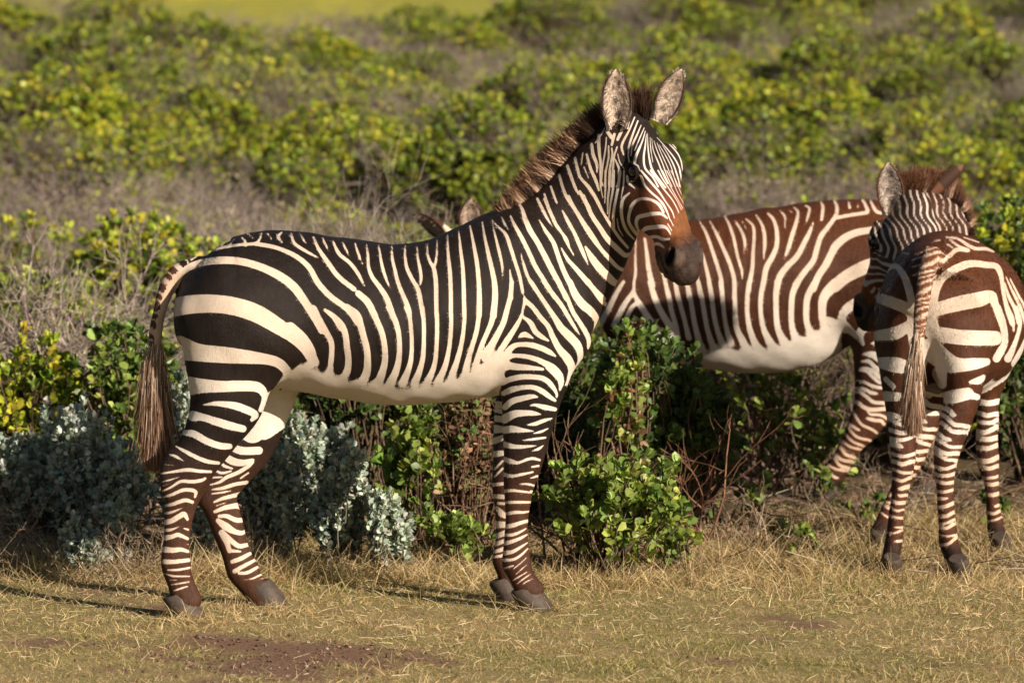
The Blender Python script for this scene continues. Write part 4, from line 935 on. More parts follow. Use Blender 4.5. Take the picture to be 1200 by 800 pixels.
# ------------------------------------------------------------------ zebra 3: brown and white, seen from behind, head turned to the left
Z1 = (1020, 260, 6.6667); Z2 = (1020, 360, 6.6667)
T3 = zoomed(*Z1, [(490,640,60),(520,530,50),(560,440,60),(640,380,60),(740,335,58),(820,325,52),(900,335,48),(980,345,44),(1015,400,40),(1030,480,30),(1045,580,30),(1070,680,38),(1110,790,44)],
  [(480,370,26),(510,430,40),(500,520,60),(485,640,80),(470,800,110)], [(500,690,100),(600,660,108),(720,630,116),(850,605,116),(940,580,86),(970,630,60),(1000,720,50),(1030,800,50)],
  [(1050,480,10),(1080,580,24),(1130,680,26),(1155,790,26)], [(1060,430,8),(1110,540,18),(1160,640,24),(1190,720,24),(1230,850,24)], [(1090,440,8),(1150,560,16),(1200,650,18),(1260,800,22)],
  [(590,120,10),(680,130,18),(760,180,26),(820,208,26),(900,210,26),(965,232,12)], [(730,120,8),(845,158,12)], [(620,140,12),(690,190,20),(765,222,28),(680,215,32),(620,260,32),(560,310,34),(525,345,28)],
  [(480,200,16),(560,250,22),(590,290,22)], [(440,280,14),(470,330,20),(530,345,18)], [(600,175,14),(640,200,14)], [(500,150,10),(540,140,12)],
  [(120,390,26),(150,355,34),(200,345,40),(250,400,50),(290,490,58),(315,590,60),(330,680,60)], [(60,590,70),(90,600,80),(200,640,88),(300,690,84),(330,760,60)],
  [(330,420,12),(380,390,14)], [(330,350,12),(400,330,14)], [(320,300,10),(400,270,12)], [(350,250,8),(420,230,10)], [(250,240,10),(300,250,12)])
T3 += zoomed(*Z2, [(1000,0,40),(1030,110,56),(1050,210,50),(1050,280,50),(1020,340,60),(985,400,60)], [(450,120,150),(500,200,120),(600,220,118),(720,235,116),(850,240,116),(975,240,110)],
  [(470,330,180),(600,430,150),(700,450,108),(820,440,88),(910,425,56)], [(540,520,120),(560,600,70)], [(780,585,26),(850,570,56),(885,540,30)], [(600,725,56),(680,680,60),(760,680,58),(835,700,46)],
  [(1070,0,30),(1110,90,30),(1122,185,10)], [(1140,0,26),(1170,110,30),(1150,220,30),(1110,330,44),(1075,400,60)], [(1240,200,30),(1190,320,44),(1130,440,60)],
  [(60,220,80),(200,200,100),(300,140,70)], [(70,430,80),(200,450,120),(300,470,90)], [(320,0,60),(350,200,120),(380,400,120),(380,520,80)], [(120,560,40),(180,620,40)], [(120,690,50),(200,690,56),(260,690,30)])
T3 += zoomed(950, 440, 5.0, [(775,130,60),(840,122,80),(920,105,70)], [(775,215,30),(840,212,40),(910,215,34)], [(440,120,60),(500,125,50)], [(440,205,36),(520,212,40)])
z3 = Zebra(1.415, .93, math.radians(90 - 9), -1)
S3 = [(.10,.985,.72,.09,0),(.14,1.075,.66,.165,0),(.24,1.112,.60,.195,0),(.38,1.112,.56,.225,.0),(.56,1.08,.53,.262,-.01),(.76,1.045,.53,.258,-.005),(.92,1.03,.545,.215,.02),(1.02,1.01,.58,.16,.05),(1.08,.93,.66,.10,.07)]
z3.prims.append(prim("trunk", [(s, y, (a + b) / 2) for s, a, b, w, y in S3], [r[3] for r in S3], [(r[1] - r[2]) / 2 for r in S3], k=.05, m=12))
for q in (-1, 1): z3.prims.append(prim("trunk", [(.10, q * .085, .90), (.16, q * .105, .84), (.24, q * .12, .72)], [.085, .088, .085], [.08, .13, .11], k=.06))
h3r = [(1126,400,37,.13),(1127,440,28.5,.11),(1126,470,20.5,.075),(1117,505,17.5,.058),(1110,530,15.5,.05),(1107.5,565,10.5,.036),(1108.5,600,9.6,.033),(1111,630,11,.037),(1116,648,11,.036),(1122,662,12,.04)]
h3l = [(1064,400,36,.13),(1058,440,27,.11),(1057.5,480,19.5,.075),(1057,510,15.5,.058),(1058,535,14,.05),(1056,568,10.5,.036),(1051,600,8.8,.033),(1048.5,628,10,.037),(1044.5,648,10,.036),(1043,660,12,.04)]
c3 = [(1152,410,30,.09),(1157,440,22,.08),(1157,470,14,.055),(1157,508,12.5,.045),(1158,540,12.5,.044),(1161,565,9,.032),(1163.5,595,8.6,.03),(1167,618,10,.035),(1171,634,10.5,.036)]
d3 = [(1100,420,30,.09),(1098,445,24,.08),(1088,480,17,.055),(1076,522,13,.045),(1064,550,11.5,.042),(1048,582,9,.032),(1037,608,10,.034),(1031,624,10.5,.036)]
def limb3(g, rows, Y, k):
    P = np.array([z3.aty(r[0], r[1], Y[0] + (Y[1] - Y[0]) * i / (len(rows) - 1)) for i, r in enumerate(rows)])
    z3.prims.append(prim(g, P, [r[2] * z3.scale(p) for r, p in zip(rows, P)], [r[3] for r in rows], z3.M @ np.array([1.0, 0, 0]), k)); return P
limb3("hind_near", h3r, (1.05, .82), .05); limb3("hind_far", h3l, (1.12, .86), .05)
limb3("front_near", c3, (1.62, 1.42), .045); limb3("front_far", d3, (1.78, 1.48), .045)
nk = [(.94, .06, .86), (1.02, .11, .97)]
poll3 = z3.aty(1054, 236, 1.83); nk = np.array(nk + [list(poll3 + z3.M @ np.array([.13, .10, -.11])), list(poll3 + z3.M @ np.array([.045, .03, -.085]))])
z3.prims.append(prim("neck", nk, [.115, .10, .082, .072], [.16, .15, .135, .11], z3.M @ np.array([-.55, -.8, .1]), .06, 14))
z3.set_head(poll3, z3.M @ np.array([-.30, .34, -.89]), .455)
z3.head()
z3.prims.append(prim("tail", [z3.aty(x, y, Y) for x, y, Y in ((1092,300,.98),(1085,322,.925),(1082,345,.90),(1079,370,.885),(1076,400,.88),(1074,430,.88))], [.034,.030,.026,.022,.018,.012], [.030,.026,.022,.020,.018,.012], z3.M @ np.array([1.0, 0, 0]), .035))
z3.build("zebra", "brown and white zebra seen from behind, tail hanging, head turned left", .007)
XY3 = drawing(z3.wld(z3.V)); tv = norm((CAM - z3.wld(z3.V)) @ z3.M.T); unseen = np.sum(z3.N * tv, 1) < 0
mir = z3.V.copy(); mir[:, 1] *= -1; side = unseen & (z3.V[:, 1] > 0) & (z3.V[:, 0] > .25); XY3[side] = drawing(z3.wld(mir[side]))
leg3 = [("hind_near", [(1124,478),(1118,500),(1110,530),(1107,565),(1108,600),(1111,632),(1118,652)], 19, (5.6, 2.6), 24), ("hind_far", [(1058,478),(1057,510),(1058,535),(1056,568),(1051,600),(1048,630),(1044,650)], 18, (5.6, 2.6), 24),
        ("front_near", [(1157,462),(1157,508),(1158,540),(1162,570),(1164,600),(1170,630)], 15, (6, 2.8), 20), ("front_far", [(1096,455),(1088,480),(1076,522),(1064,550),(1048,582),(1036,612)], 17, (6.5, 2.8), 20)]
sd, dk, lt, fz = brown_coat(z3, XY3, T3, None, leg3, 31, 1.15)
P = z3.V; belly = (.62 + .03 * np.sin(P[:, 0] * 9) - P[:, 2]); m = z3.is_("trunk") & (P[:, 0] > .42); sd = np.where(m, smax(sd, belly, .05), sd); fz = np.where(m, 1 - smooth(np.abs(belly), .02, .07), fz)
nm = z3.is_("neck"); tN = catmull(nk, 14); aN = np.cumsum(np.r_[0, np.linalg.norm(np.diff(tN, axis=0), axis=1)]); kN = aN[np.argmin(((P[nm][:, None] - tN[None]) ** 2).sum(-1), 1)]
WX = z3.wld(P); hw_ = np.zeros(len(P)); hw_[z3.is_('head')] = z3.head_coords(P[z3.is_('head')])[:, 0]; ph = (WX[:, 0] * .97 + .28 * WX[:, 2] + .007 * np.sin(WX[:, 2] * 34) + .004 * np.sin(WX[:, 2] * 83 + 1) + 1.15 * np.maximum(hw_ - .17, 0)) * 2 * np.pi / .0225
q3 = z3.is_('head') & (hw_ < .33); keep3 = sd < -.008; sd = np.where(q3 & ~keep3, .0045 * np.sin(ph) - .0020, sd)
latN = (P[nm] - poll3) @ norm(z3.M @ np.array([.3, .2, 1.0]))
sd[nm] = .0050 * np.sin(ph[nm]) - .0024; dk[nm] = np.array([.034, .016, .011]); lt[nm] = np.array([.50, .40, .33]); lt[z3.is_('head')] *= .82  # whites of neck and head toned down, shade put into their colour
tm = z3.is_("tail"); zt = P[tm][:, 2]; sd[tm] = np.where(zt > .78, np.sin(zt * 2 * np.pi / .021 + 90 * np.abs(P[tm][:, 1]) + 2 * np.sin(zt * 70)) * .0035 - .0012, .01); lt[tm] = np.array([.66, .52, .40]); dk[tm] = np.array([.085, .032, .014])
top3 = z3.is_("trunk") & (P[:, 2] > 1.02) & (np.abs(P[:, 1]) < .05); fz = np.where(top3 | tm, .8, fz)
z3.finish(sd, dk, lt, fz); z3.fur(sd, dk, lt, fz, 220000, .010, .0016, 63); z3.eyes()
wl3 = lambda v: z3.M @ np.array(v, float)
EAR3 = dict(out_base=(.55, .45, .36), out_mid=(.045, .020, .012), out_tip=(.50, .38, .28), rim=(.075, .028, .012), **{'in': (.50, .42, .36)})
z3.ear(z3.aty(1046, 252, 1.76), wl3((-.08, .05, 1)), wl3((.15, -1, .1)), .185, .047, EAR3, 7)
z3.ear(z3.aty(1090, 226, 1.95), wl3((.74, .10, .62)), wl3((-.3, 1, .1)), .155, .024, dict(EAR3, out_base=(.12,.05,.025), out_tip=(.12,.06,.035)), 8)
cr3 = [z3.aty(x, y, Y) for x, y, Y in ((1124,300,2.02),(1127,275,2.03),(1120,248,2.03),(1106,232,2.02),(1088,223,1.98),(1070,222,1.92),(1056,228,1.86))]
MANE3 = dict(white=(.42,.28,.20), white_tip=(.20,.10,.055), dark=(.048,.022,.014), tip=(.135,.058,.028))
z3.mane(cr3, [.055,.065,.075,.085,.08,.07,.05], [0, 0, 0, 0, .1, .1, .1], [(.1,.14),(.2,.25),(.33,.37),(.48,.52),(.62,.66),(.78,.82)], MANE3, 11000, .040, 8, outward=wl3((0, -.25, .1)))
z3.tail_hair([z3.aty(x, y, .87) for x, y in ((1076,385),(1073,415),(1070,445),(1069,480))], [.012,.020,.028,.022], [.09,.12,.12,.07], dict(pale=(.68,.54,.42), dark=(.17,.10,.068), pale_tip=(.34,.20,.12), tip=(.10,.045,.026)), 9000, 29, .0)
for px, py, Y, w, d in ((1124,675,.78,(.35,-1),.098),(1043,668,.82,(-.15,-1),.09),(1173,644,1.40,(.3,-1),.09),(1027,637,1.46,(-.4,-1),.09)):
    c = z3.aty(px, py, Y); f = z3.M @ np.array([w[0] * .6, 1.0, 0]); z3.hoof(f[:2], c, .105, d * .9, .066)

# ------------------------------------------------------------------ ground: short dry grass, bare soil, a slope of low shrubs behind
_w = np.random.default_rng(91); _K = _w.normal(size=(9, 2)); _K = _K / np.linalg.norm(_K, axis=1)[:, None] * (np.array([.5, .8, 1.1, 1.6, 2.3, 3.1, 4.3, 6.0, 8.0])[:, None]); _PH = _w.uniform(0, 6.28, 9)
def wobble(x, y, f=1.0, o=0.0):
    return sum(np.sin(f * (x * k[0] + y * k[1]) * 2.2 + p + o * (i + 1)) * (.9 ** i) for i, (k, p) in enumerate(zip(_K, _PH))) / 3.0
def terrain(x, y):
    x, y = np.asarray(x, float), np.asarray(y, float)
    s = np.maximum(y - 3.5, 0); z = .052 * (s - 3 * (1 - np.exp(-s / 3)))
    return z + .012 * wobble(x, y, 1.4) * smooth(y, .45, .9) + .006 * wobble(x, y, 3.0, 2) * smooth(np.abs(y - .6), 1.2, 2.0) + .10 * wobble(x, y, .35, 1) * smooth(y, 5, 14)
def grid_axis(a, b, fine, coarse):
    out = [a]; 
    while out[-1] < b:
        v = out[-1]; d = 0 if -3.2 <= v <= 5 else (min(abs(v + 3.2), abs(v - 5)))
        out.append(v + min(fine + d * coarse, 25))
    return np.array(out)
gx = grid_axis(-320, 320, .06, .10); gy = grid_axis(-60, 520, .06, .10)
GX, GY = np.meshgrid(gx, gy, indexing='ij'); GZ = terrain(GX, np.minimum(GY, 140 + (GY - 140) * .3))
nI, nJ = GX.shape; ii = np.arange(nI * nJ).reshape(nI, nJ)
gF = np.stack([ii[:-1, :-1], ii[1:, :-1], ii[1:, 1:], ii[:-1, 1:]], -1).reshape(-1, 4)
def soil_mask(x, y):
    a = np.exp(-(((x + .78) / .50) ** 2 + ((y + 1.25) / .52) ** 2) ** 1.2); b = np.exp(-(((x + .95) / .35) ** 2 + ((y + .75) / .12) ** 2)); c = .75 * np.exp(-(((x + 1.35) / .32) ** 2 + ((y - .38) / .2) ** 2))
    return np.clip(1.25 * np.maximum(np.maximum(a, b), c) + .55 * wobble(x, y, 2.6, 4) + .42 * wobble(x, y, 6.5, 3) + .3 * wobble(x, y, 14.0, 5) - .20, 0, 1)
t = NT("ground_soil_and_turf"); o = t.obj(); xyz = t.n("ShaderNodeSeparateXYZ", {0: o})
n1, n2, n3 = t.noise(3.2, 5, .65, o), t.noise(45, 4, .7, o), t.noise(230, 3, .7, o)
turf = t.mix(t.ramp(n1, .38, .62), (.29, .215, .095), (.17, .155, .05)); turf = t.mix(t.math('MULTIPLY', t.ramp(n2, .35, .7), .75), turf, (.42, .315, .155)); turf = t.mix(t.math('MULTIPLY', t.ramp(n3, .45, .75), .5), turf, (.07, .05, .028))
soil = t.mix(t.ramp(n2, .3, .7), (.15, .082, .052), (.23, .14, .092)); soil = t.mix(t.math('MULTIPLY', t.ramp(n3, .5, .8), .6), soil, (.055, .032, .022))
far = t.mix(t.ramp(t.noise(.5, 5, .6, o), .35, .65), (.17, .17, .035), (.15, .115, .07)); far = t.mix(t.math('MULTIPLY', t.ramp(t.noise(7, 4, .7, o), .4, .7), .6), far, (.085, .08, .022))
field_ = t.mix(t.ramp(t.noise(1.2, 4, .6, o), .35, .65), (.36, .32, .045), (.27, .265, .045))
litter = t.mix(t.ramp(n2, .3, .7), (.115, .078, .045), (.05, .034, .022))
c = t.mix(t.attr("soil").outputs["Fac"], turf, soil); c = t.mix(t.math('MULTIPLY', t.ramp(xyz.outputs[1], 1.0, 2.2), .85), c, litter); c = t.mix(t.ramp(xyz.outputs[1], 5, 12), c, far); c = t.mix(t.ramp(xyz.outputs[1], 24, 32), c, field_)
bp = t.n("ShaderNodeBump", {"Strength": .9, "Distance": .012, "Height": t.math('ADD', n2, t.math('MULTIPLY', n3, .6))})
M_ground = t.done(t.n("ShaderNodeBsdfPrincipled", {"Base Color": c, "Roughness": .9, "Specular IOR Level": .1, "Normal": bp.outputs[0]}).outputs[0])
g = add("ground", mesh_data("ground", np.stack([GX, GY, GZ], -1).reshape(-1, 3), gF, dict(soil=smooth(soil_mask(GX, GY).ravel(), .15, .9))), M_ground); tag(g, kind="structure")

# ------------------------------------------------------------------ plants
def leaves(J, P, D, U, L, W, col, cup=.18, shape=(.40, .50), rg=rng):
    """oval leaves: base P, direction D, face normal U, length L, width W"""
    n = len(P); D = norm(D); S = norm(np.cross(D, U)); U = np.cross(S, D)
    L, W = L[:, None], W[:, None]; bend = rg.uniform(-.25, .25, n)[:, None] * L
    v = [P, P + D * L * .33 - S * W * shape[0] + U * cup * W, P + D * L * .33 + S * W * shape[0] + U * cup * W, P + D * L * .52,
         P + D * L * .74 - S * W * shape[1] + U * (cup * W + bend * .35), P + D * L * .74 + S * W * shape[1] + U * (cup * W + bend * .35), P + D * L + U * bend * .6]
    V = np.stack(v, 1).reshape(-1, 3); b = np.arange(n)[:, None, None] * 7
    F = (b + np.array([[0, 2, 3, 1], [1, 3, 6, 4], [3, 2, 5, 6]])[None]).reshape(-1, 4)
    J.put(V, F, col=np.repeat(col, 7, 0))

def tubes(J, A, B, ra, rb, col):
    """three-sided sticks from A to B"""
    n = len(A); D = norm(B - A); s = norm(np.cross(D, np.where(np.abs(D[:, 2:3]) < .9, [[0, 0, 1.0]], [[1.0, 0, 0]]))); u = np.cross(D, s)
    ring = [(math.cos(a), math.sin(a)) for a in (0, 2.094, 4.189)]
    V = np.stack([A + (s * c + u * d) * ra[:, None] for c, d in ring] + [B + (s * c + u * d) * rb[:, None] for c, d in ring], 1).reshape(-1, 3)
    b = np.arange(n)[:, None, None] * 6; F = (b + np.array([[0, 1, 4, 3], [1, 2, 5, 4], [2, 0, 3, 5]])[None]).reshape(-1, 4)
    J.put(V, F, col=np.repeat(col, 6, 0))

def curve_pts(A, B, sag, t):
    M = (A + B) / 2 + sag; t = t[..., None]
    return (1 - t) ** 2 * A[:, None] + 2 * t * (1 - t) * M[:, None] + t ** 2 * B[:, None]

def crown_points(rg, n, R, H, lumps=7, inner=.55, floor=.12):
    """tips spread through a lumpy low crown, denser towards its outside"""
    th = rg.uniform(0, 6.28, lumps); rr = np.sqrt(rg.uniform(0, 1, lumps)) * .62
    C = np.stack([np.cos(th) * rr * R[0], np.sin(th) * rr * R[1], H * rg.uniform(.30, .66, lumps)], 1); S = np.stack([np.full(lumps, R[0]), np.full(lumps, R[1]), np.full(lumps, H * .62)], 1) * rg.uniform(.34, .58, lumps)[:, None]
    k = rg.integers(0, lumps, n); d = norm(rg.normal(size=(n, 3))); d[:, 2] = np.where(d[:, 2] < -.35, -d[:, 2], d[:, 2])
    r = rg.uniform(inner, 1.0, n) ** .6
    P = C[k] + d * S[k] * r[:, None]; P[:, 2] = np.maximum(P[:, 2], floor * H * rg.uniform(.3, 1, n)); P[:, 2] *= H / max(P[:, 2].max(), 1e-3)
    return P, norm(d + np.array([0, 0, .55]))

def shade_mix(rg, n, cols, w=None, var=.22):
    cols = np.array(cols, float); i = rg.choice(len(cols), n, p=w); c = cols[i]
    return c * np.exp(rg.normal(size=(n, 1)) * var) * (1 + rg.normal(size=(n, 3)) * .06)

def leafy(seed, R, H, tips, per, L, W, cols, weights=None, along=3, spread=(.5, 1.15), stem_col=(.13, .085, .055), stem_r=.003, lumps=7, upright=.0, inner=.55, floor=.12, shape=(.40, .50)):
    """shrub: stems fanning from the ground, a rosette at each tip and leaves down the stem; returns (foliage, stems)"""
    rg = np.random.default_rng(seed); P, A = crown_points(rg, tips, R, H, lumps, inner, floor)
    A = norm(A + np.array([0, 0, upright]) + rg.normal(size=A.shape) * .22)
    Jl, Js = Join(), Join()
    base = np.stack([P[:, 0] * .25, P[:, 1] * .25, np.zeros(tips)], 1) + rg.normal(size=(tips, 3)) * np.array([.03, .03, 0])
    B0 = np.where((rg.uniform(size=tips) < .5)[:, None], base, base + (P - base) * .5); sag = np.array([0, 0, .12 * H]) + rg.normal(size=(tips, 3)) * .10 * min(H, .6)
    tt = np.linspace(0, 1, 5)[None].repeat(tips, 0); Q = curve_pts(B0, P - A * L * .3, sag, tt)
    for i in range(4): tubes(Js, Q[:, i], Q[:, i + 1], np.full(tips, stem_r * (1.5 - .3 * i)), np.full(tips, stem_r * (1.2 - .3 * i)), shade_mix(rg, tips, [stem_col], None, .25))
    tipcol = shade_mix(rg, tips, cols, weights, .12)
    for k in range(per):
        az = k * 2.4 + rg.uniform(0, 6.28, tips); el = rg.uniform(spread[0], spread[1], tips) * (.45 + .55 * (k + 1) / per)
        s = norm(np.cross(A, rg.normal(size=A.shape))); u = np.cross(A, s); rad = s * np.cos(az)[:, None] + u * np.sin(az)[:, None]
        D = A * np.cos(el)[:, None] + rad * np.sin(el)[:, None]; N = A * np.sin(el)[:, None] - rad * np.cos(el)[:, None]
        sc = rg.uniform(.65, 1.15, tips) * (.7 + .3 * (k + 1) / per); c = tipcol * np.exp(rg.normal(size=(tips, 1)) * .16)
        leaves(Jl, P + rad * .004 - A * (k * L * .10), D, N + rg.normal(size=N.shape) * .25, L * sc, W * sc, c, rg=rg, shape=shape)
    for k in range(along):
        f = rg.uniform(.25, .95, tips); X = curve_pts(B0, P - A * L * .3, sag, f[:, None])[:, 0]; rad = norm(rg.normal(size=A.shape)); D = norm(A * .7 + rad); sc = rg.uniform(.6, 1.05, tips)
        leaves(Jl, X, D, A + rg.normal(size=A.shape) * .5, L * sc, W * sc, shade_mix(rg, tips, cols, weights, .2), rg=rg, shape=shape)
    return Jl, Js

def spray(seed, R, H, n0, col, r0=.006, levels=3, kids=4, spread=.5, up=.6, length=None):
    """bare branching twigs"""
    rg = np.random.default_rng(seed); J = Join()
    A = np.stack([rg.normal(size=n0) * R[0] * .22, rg.normal(size=n0) * R[1] * .22, np.zeros(n0)], 1); th = rg.uniform(0, 6.28, n0)
    D = norm(np.stack([np.cos(th) * R[0], np.sin(th) * R[1], np.full(n0, H * up * 2)], 1) + rg.normal(size=(n0, 3)) * .25); L = (length or H) * rg.uniform(.35, .62, n0); r = np.full(n0, r0)
    for lv in range(levels + 1):
        n = len(A); seg = 3; X = A; d = D
        for s in range(seg):
            d = norm(d + rg.normal(size=(n, 3)) * .16 + np.array([0, 0, .03])); Y = X + d * (L / seg)[:, None]; Y[:, 2] = np.maximum(Y[:, 2], .01)
            ra, rb = r * (1 - .5 * s / seg), r * (1 - .5 * (s + 1) / seg); tubes(J, X, Y, ra, rb, shade_mix(rg, n, col, None, .2))
            if s == 1: Mid = Y
            X = Y
        if lv == levels: break
        k = kids; f = rg.uniform(0, 1, (n * k, 1)); P = np.repeat(Mid, k, 0) * (1 - f) + np.repeat(X, k, 0) * f
        D = norm(np.repeat(d, k, 0) + rg.normal(size=(n * k, 3)) * spread); L = np.repeat(L, k) * rg.uniform(.45, .75, n * k); r = np.repeat(r, k) * .55; A = P
    return J

GREEN = [(.245, .305, .026), (.35, .39, .032), (.125, .175, .018), (.42, .40, .038)]
def plant(name, label, cat, at, Jl, Js, mat, group=None, rz=0.0, leaf_part="foliage", extra=None):
    x, y = at; r = tag(empty(name, (x, y, float(terrain(x, y)) - .01), rz), label, cat, group)
    if Jl is not None: add(leaf_part, Jl.mesh(leaf_part), mat, r)
    if Js is not None: add("stems", Js.mesh("stems"), M_twig, r)
    if extra: add(extra[0], extra[1].mesh(extra[0]), extra[2], r)
    return r
def gpos(px, Y):
    p = at_y(px, 500, Y); return p[0], Y

FRONT = [(.16, .225, .045), (.22, .29, .06), (.11, .165, .035), (.26, .31, .065)]
# bright rounded-leaf shrub beside the forelegs
plant("leafy_shrub", "low bright green shrub of rounded leaves beside the nearest zebra's forelegs", "shrub", gpos(708, .80),
      *leafy(101, (.31, .24), .42, 165, 7, .040, .028, FRONT, None, 5, lumps=10, stem_r=.0025, upright=.3, floor=.05, inner=.45), M_leaf)
plant("leafy_shrub", "low green shrub whose outer sprigs trail at the right of the bright one", "shrub", gpos(792, .92),
      *leafy(102, (.12, .12), .21, 34, 6, .036, .025, FRONT, None, 4, lumps=4, stem_r=.0025, upright=.3, floor=.05), M_leaf)
# the tall dark thicket between the first and brown side-on zebra
BROWN = [(.17, .085, .045), (.22, .12, .065), (.11, .055, .032), (.27, .17, .10)]
DARK = [(.075, .115, .030), (.10, .15, .036), (.055, .085, .026)]  # dark leaf greens, with the shade on the thicket put into the colour
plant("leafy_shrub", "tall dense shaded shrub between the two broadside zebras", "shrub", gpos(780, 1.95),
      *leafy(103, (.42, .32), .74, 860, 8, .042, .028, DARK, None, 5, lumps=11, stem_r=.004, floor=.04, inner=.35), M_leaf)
plant("leafy_shrub", "tall shrub with a sunlit leafy tip under the nearest zebra's throat", "shrub", gpos(728, 1.62),
      *leafy(104, (.11, .11), .77, 110, 8, .040, .027, FRONT + BROWN[:1], None, 7, lumps=5, stem_r=.004, upright=.4, floor=.5, inner=.4), M_leaf)
plant("dry_sticks", "thin bare sticks leaning behind the nearest zebra's knee", "dead branch", gpos(668, 1.15), None, spray(105, (.16, .10), .62, 12, [(.20, .125, .075), (.12, .07, .045)], .0055, 2, 3, .45, .8), None)
plant("dry_sticks", "reddish fallen twigs at the foot of the shaded shrub", "dead branch", gpos(825, 1.38), None, spray(106, (.36, .20), .26, 22, [(.22, .105, .06), (.15, .075, .045)], .006, 2, 3, .5, .18, .62), None)
# dry brown shrub and green sprigs seen under the belly
BROWN = [(.17, .085, .045), (.22, .12, .065), (.11, .055, .032), (.27, .17, .10)]
plant("dry_shrub", "dead brown-leaved shrub seen under the nearest zebra's chest", "shrub", gpos(548, 1.55), *leafy(107, (.22, .20), .62, 230, 6, .032, .015, BROWN + DARK[:2], None, 4, spread=(.8, 2.4), lumps=8, stem_col=(.17, .10, .06), floor=.02, inner=.1), M_dry, extra=("twigs", spray(1071, (.3, .2), .55, 16, [(.22,.14,.085),(.15,.09,.055)], .005, 3, 3, .8, .35), M_twig))
plant("leafy_shrub", "green round-leaved shrub below the middle of the nearest zebra's belly", "shrub", gpos(478, 1.48), *leafy(108, (.13, .13), .58, 95, 6, .046, .036, FRONT, None, 4, lumps=6, upright=.3, floor=.15), M_leaf)
plant("leafy_shrub", "small green shrub rising from dry grass left of the forelegs", "shrub", gpos(540, .98), *leafy(109, (.17, .12), .20, 46, 6, .038, .024, FRONT, None, 4, lumps=6, upright=.6, floor=.05), M_leaf)
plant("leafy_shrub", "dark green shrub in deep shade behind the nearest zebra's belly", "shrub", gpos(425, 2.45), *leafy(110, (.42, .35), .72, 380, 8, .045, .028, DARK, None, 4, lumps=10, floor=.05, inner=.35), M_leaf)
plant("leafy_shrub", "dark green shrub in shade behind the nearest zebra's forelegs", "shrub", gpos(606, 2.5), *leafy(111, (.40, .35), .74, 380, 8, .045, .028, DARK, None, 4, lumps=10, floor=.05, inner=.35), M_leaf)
for i, (px, Y, H, R, lb) in enumerate(((40, .95, .26, .46, "low tangle of dry brown twigs under the shaded silver shrubs at the left edge"), (165, .80, .19, .28, "low tangle of dry twigs just left of the nearest zebra's hind hooves"), (300, .85, .16, .20, "low tangle of pale dry twigs between the nearest zebra's hind and fore hooves"),
                                       (880, 1.35, .18, .30, "low tangle of pale twigs in the straw below the brown side-on zebra"), (1085, 2.6, .2, .35, "low tangle of brown twigs behind the rear-view zebra's legs"))):
    plant("dry_sticks", lb, "dead branch", gpos(px, Y), None, spray(410 + i, (R, R * .6), H, 34, [(.30, .22, .15), (.20, .13, .08), (.38, .30, .22)], .0035, 3, 3, .7, .25, R), None)
# silver-leaved shrubs
SILVER = [(.35, .395, .325), (.43, .475, .39), (.27, .315, .265)]
def silver(seed, px, Y, R, H, tips, label, lumps=7):
    Jl, Js = leafy(seed, R, H, int(tips * 1.45), 7, .029, .020, SILVER, None, 30, spread=(.25, .8), stem_col=(.13, .115, .09), stem_r=.0022, lumps=lumps, upright=1.6, floor=.06, inner=.15, shape=(.42, .46))
    plant("silver_shrub", label, "shrub", gpos(px, Y), Jl, Js, M_silver)
silver(121, 322, 1.2, (.18, .15), .47, 120, "tall sunlit silver-grey shrub right of the nearest zebra's hind legs", 6)
silver(122, 398, .98, (.13, .11), .42, 95, "sunlit silver-grey shrub below the belly, between a taller and a lower silver one", 4)
silver(123, 452, .88, (.11, .09), .27, 66, "lowest and rightmost silver-grey shrub below the nearest zebra's belly", 3)
silver(124, 60, 1.85, (.36, .28), .50, 250, "broad silver-grey shrub in bluish shade at the left edge", 9)
silver(125, 128, 1.5, (.20, .18), .52, 140, "silver-grey shrub with sunlit tips left of the nearest zebra's tail", 6)
silver(126, 207, 1.75, (.15, .14), .60, 110, "silver-grey shrub seen between the nearest zebra's tail and thigh", 5)
silver(127, 92, .85, (.10, .08), .20, 44, "low silver-grey shrub in front of the shaded ones at left", 4)
silver(128, 147, .95, (.07, .07), .25, 36, "small upright silver-grey shrub left of the nearest zebra's hock", 3)
silver(129, 236, 1.05, (.06, .06), .27, 32, "little silver-grey shrub seen between the nearest zebra's hind legs", 3)
silver(130, 355, 1.8, (.24, .2), .50, 150, "silver-grey shrub in shade behind the sunlit one", 7)
# left side, further back
plant("leafy_shrub", "yellow-green leafy shrub above the silver ones at the left edge", "shrub", gpos(45, 2.75), *leafy(141, (.40, .32), .70, 330, 8, .042, .027, GREEN, None, 4, lumps=9, inner=.4), M_leaf)
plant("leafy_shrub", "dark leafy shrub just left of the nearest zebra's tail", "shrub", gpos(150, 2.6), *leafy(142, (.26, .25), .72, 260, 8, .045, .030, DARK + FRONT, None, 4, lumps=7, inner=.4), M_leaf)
plant("dry_bush", "grey leafless twig bush at the left edge", "shrub", gpos(70, 3.55), None, spray(143, (.62, .4), .92, 46, [(.33, .27, .22), (.43, .36, .30), (.22, .17, .135)], .009, 3, 4, .55, .55), None)
plant("dry_bush", "grey twig bush whose bare tips rise behind the nearest zebra's back", "shrub", gpos(425, 4.3), None, spray(144, (.42, .35), 1.06, 26, [(.27, .22, .18), (.36, .30, .25), (.17, .13, .10)], .008, 3, 4, .5, .9), None)
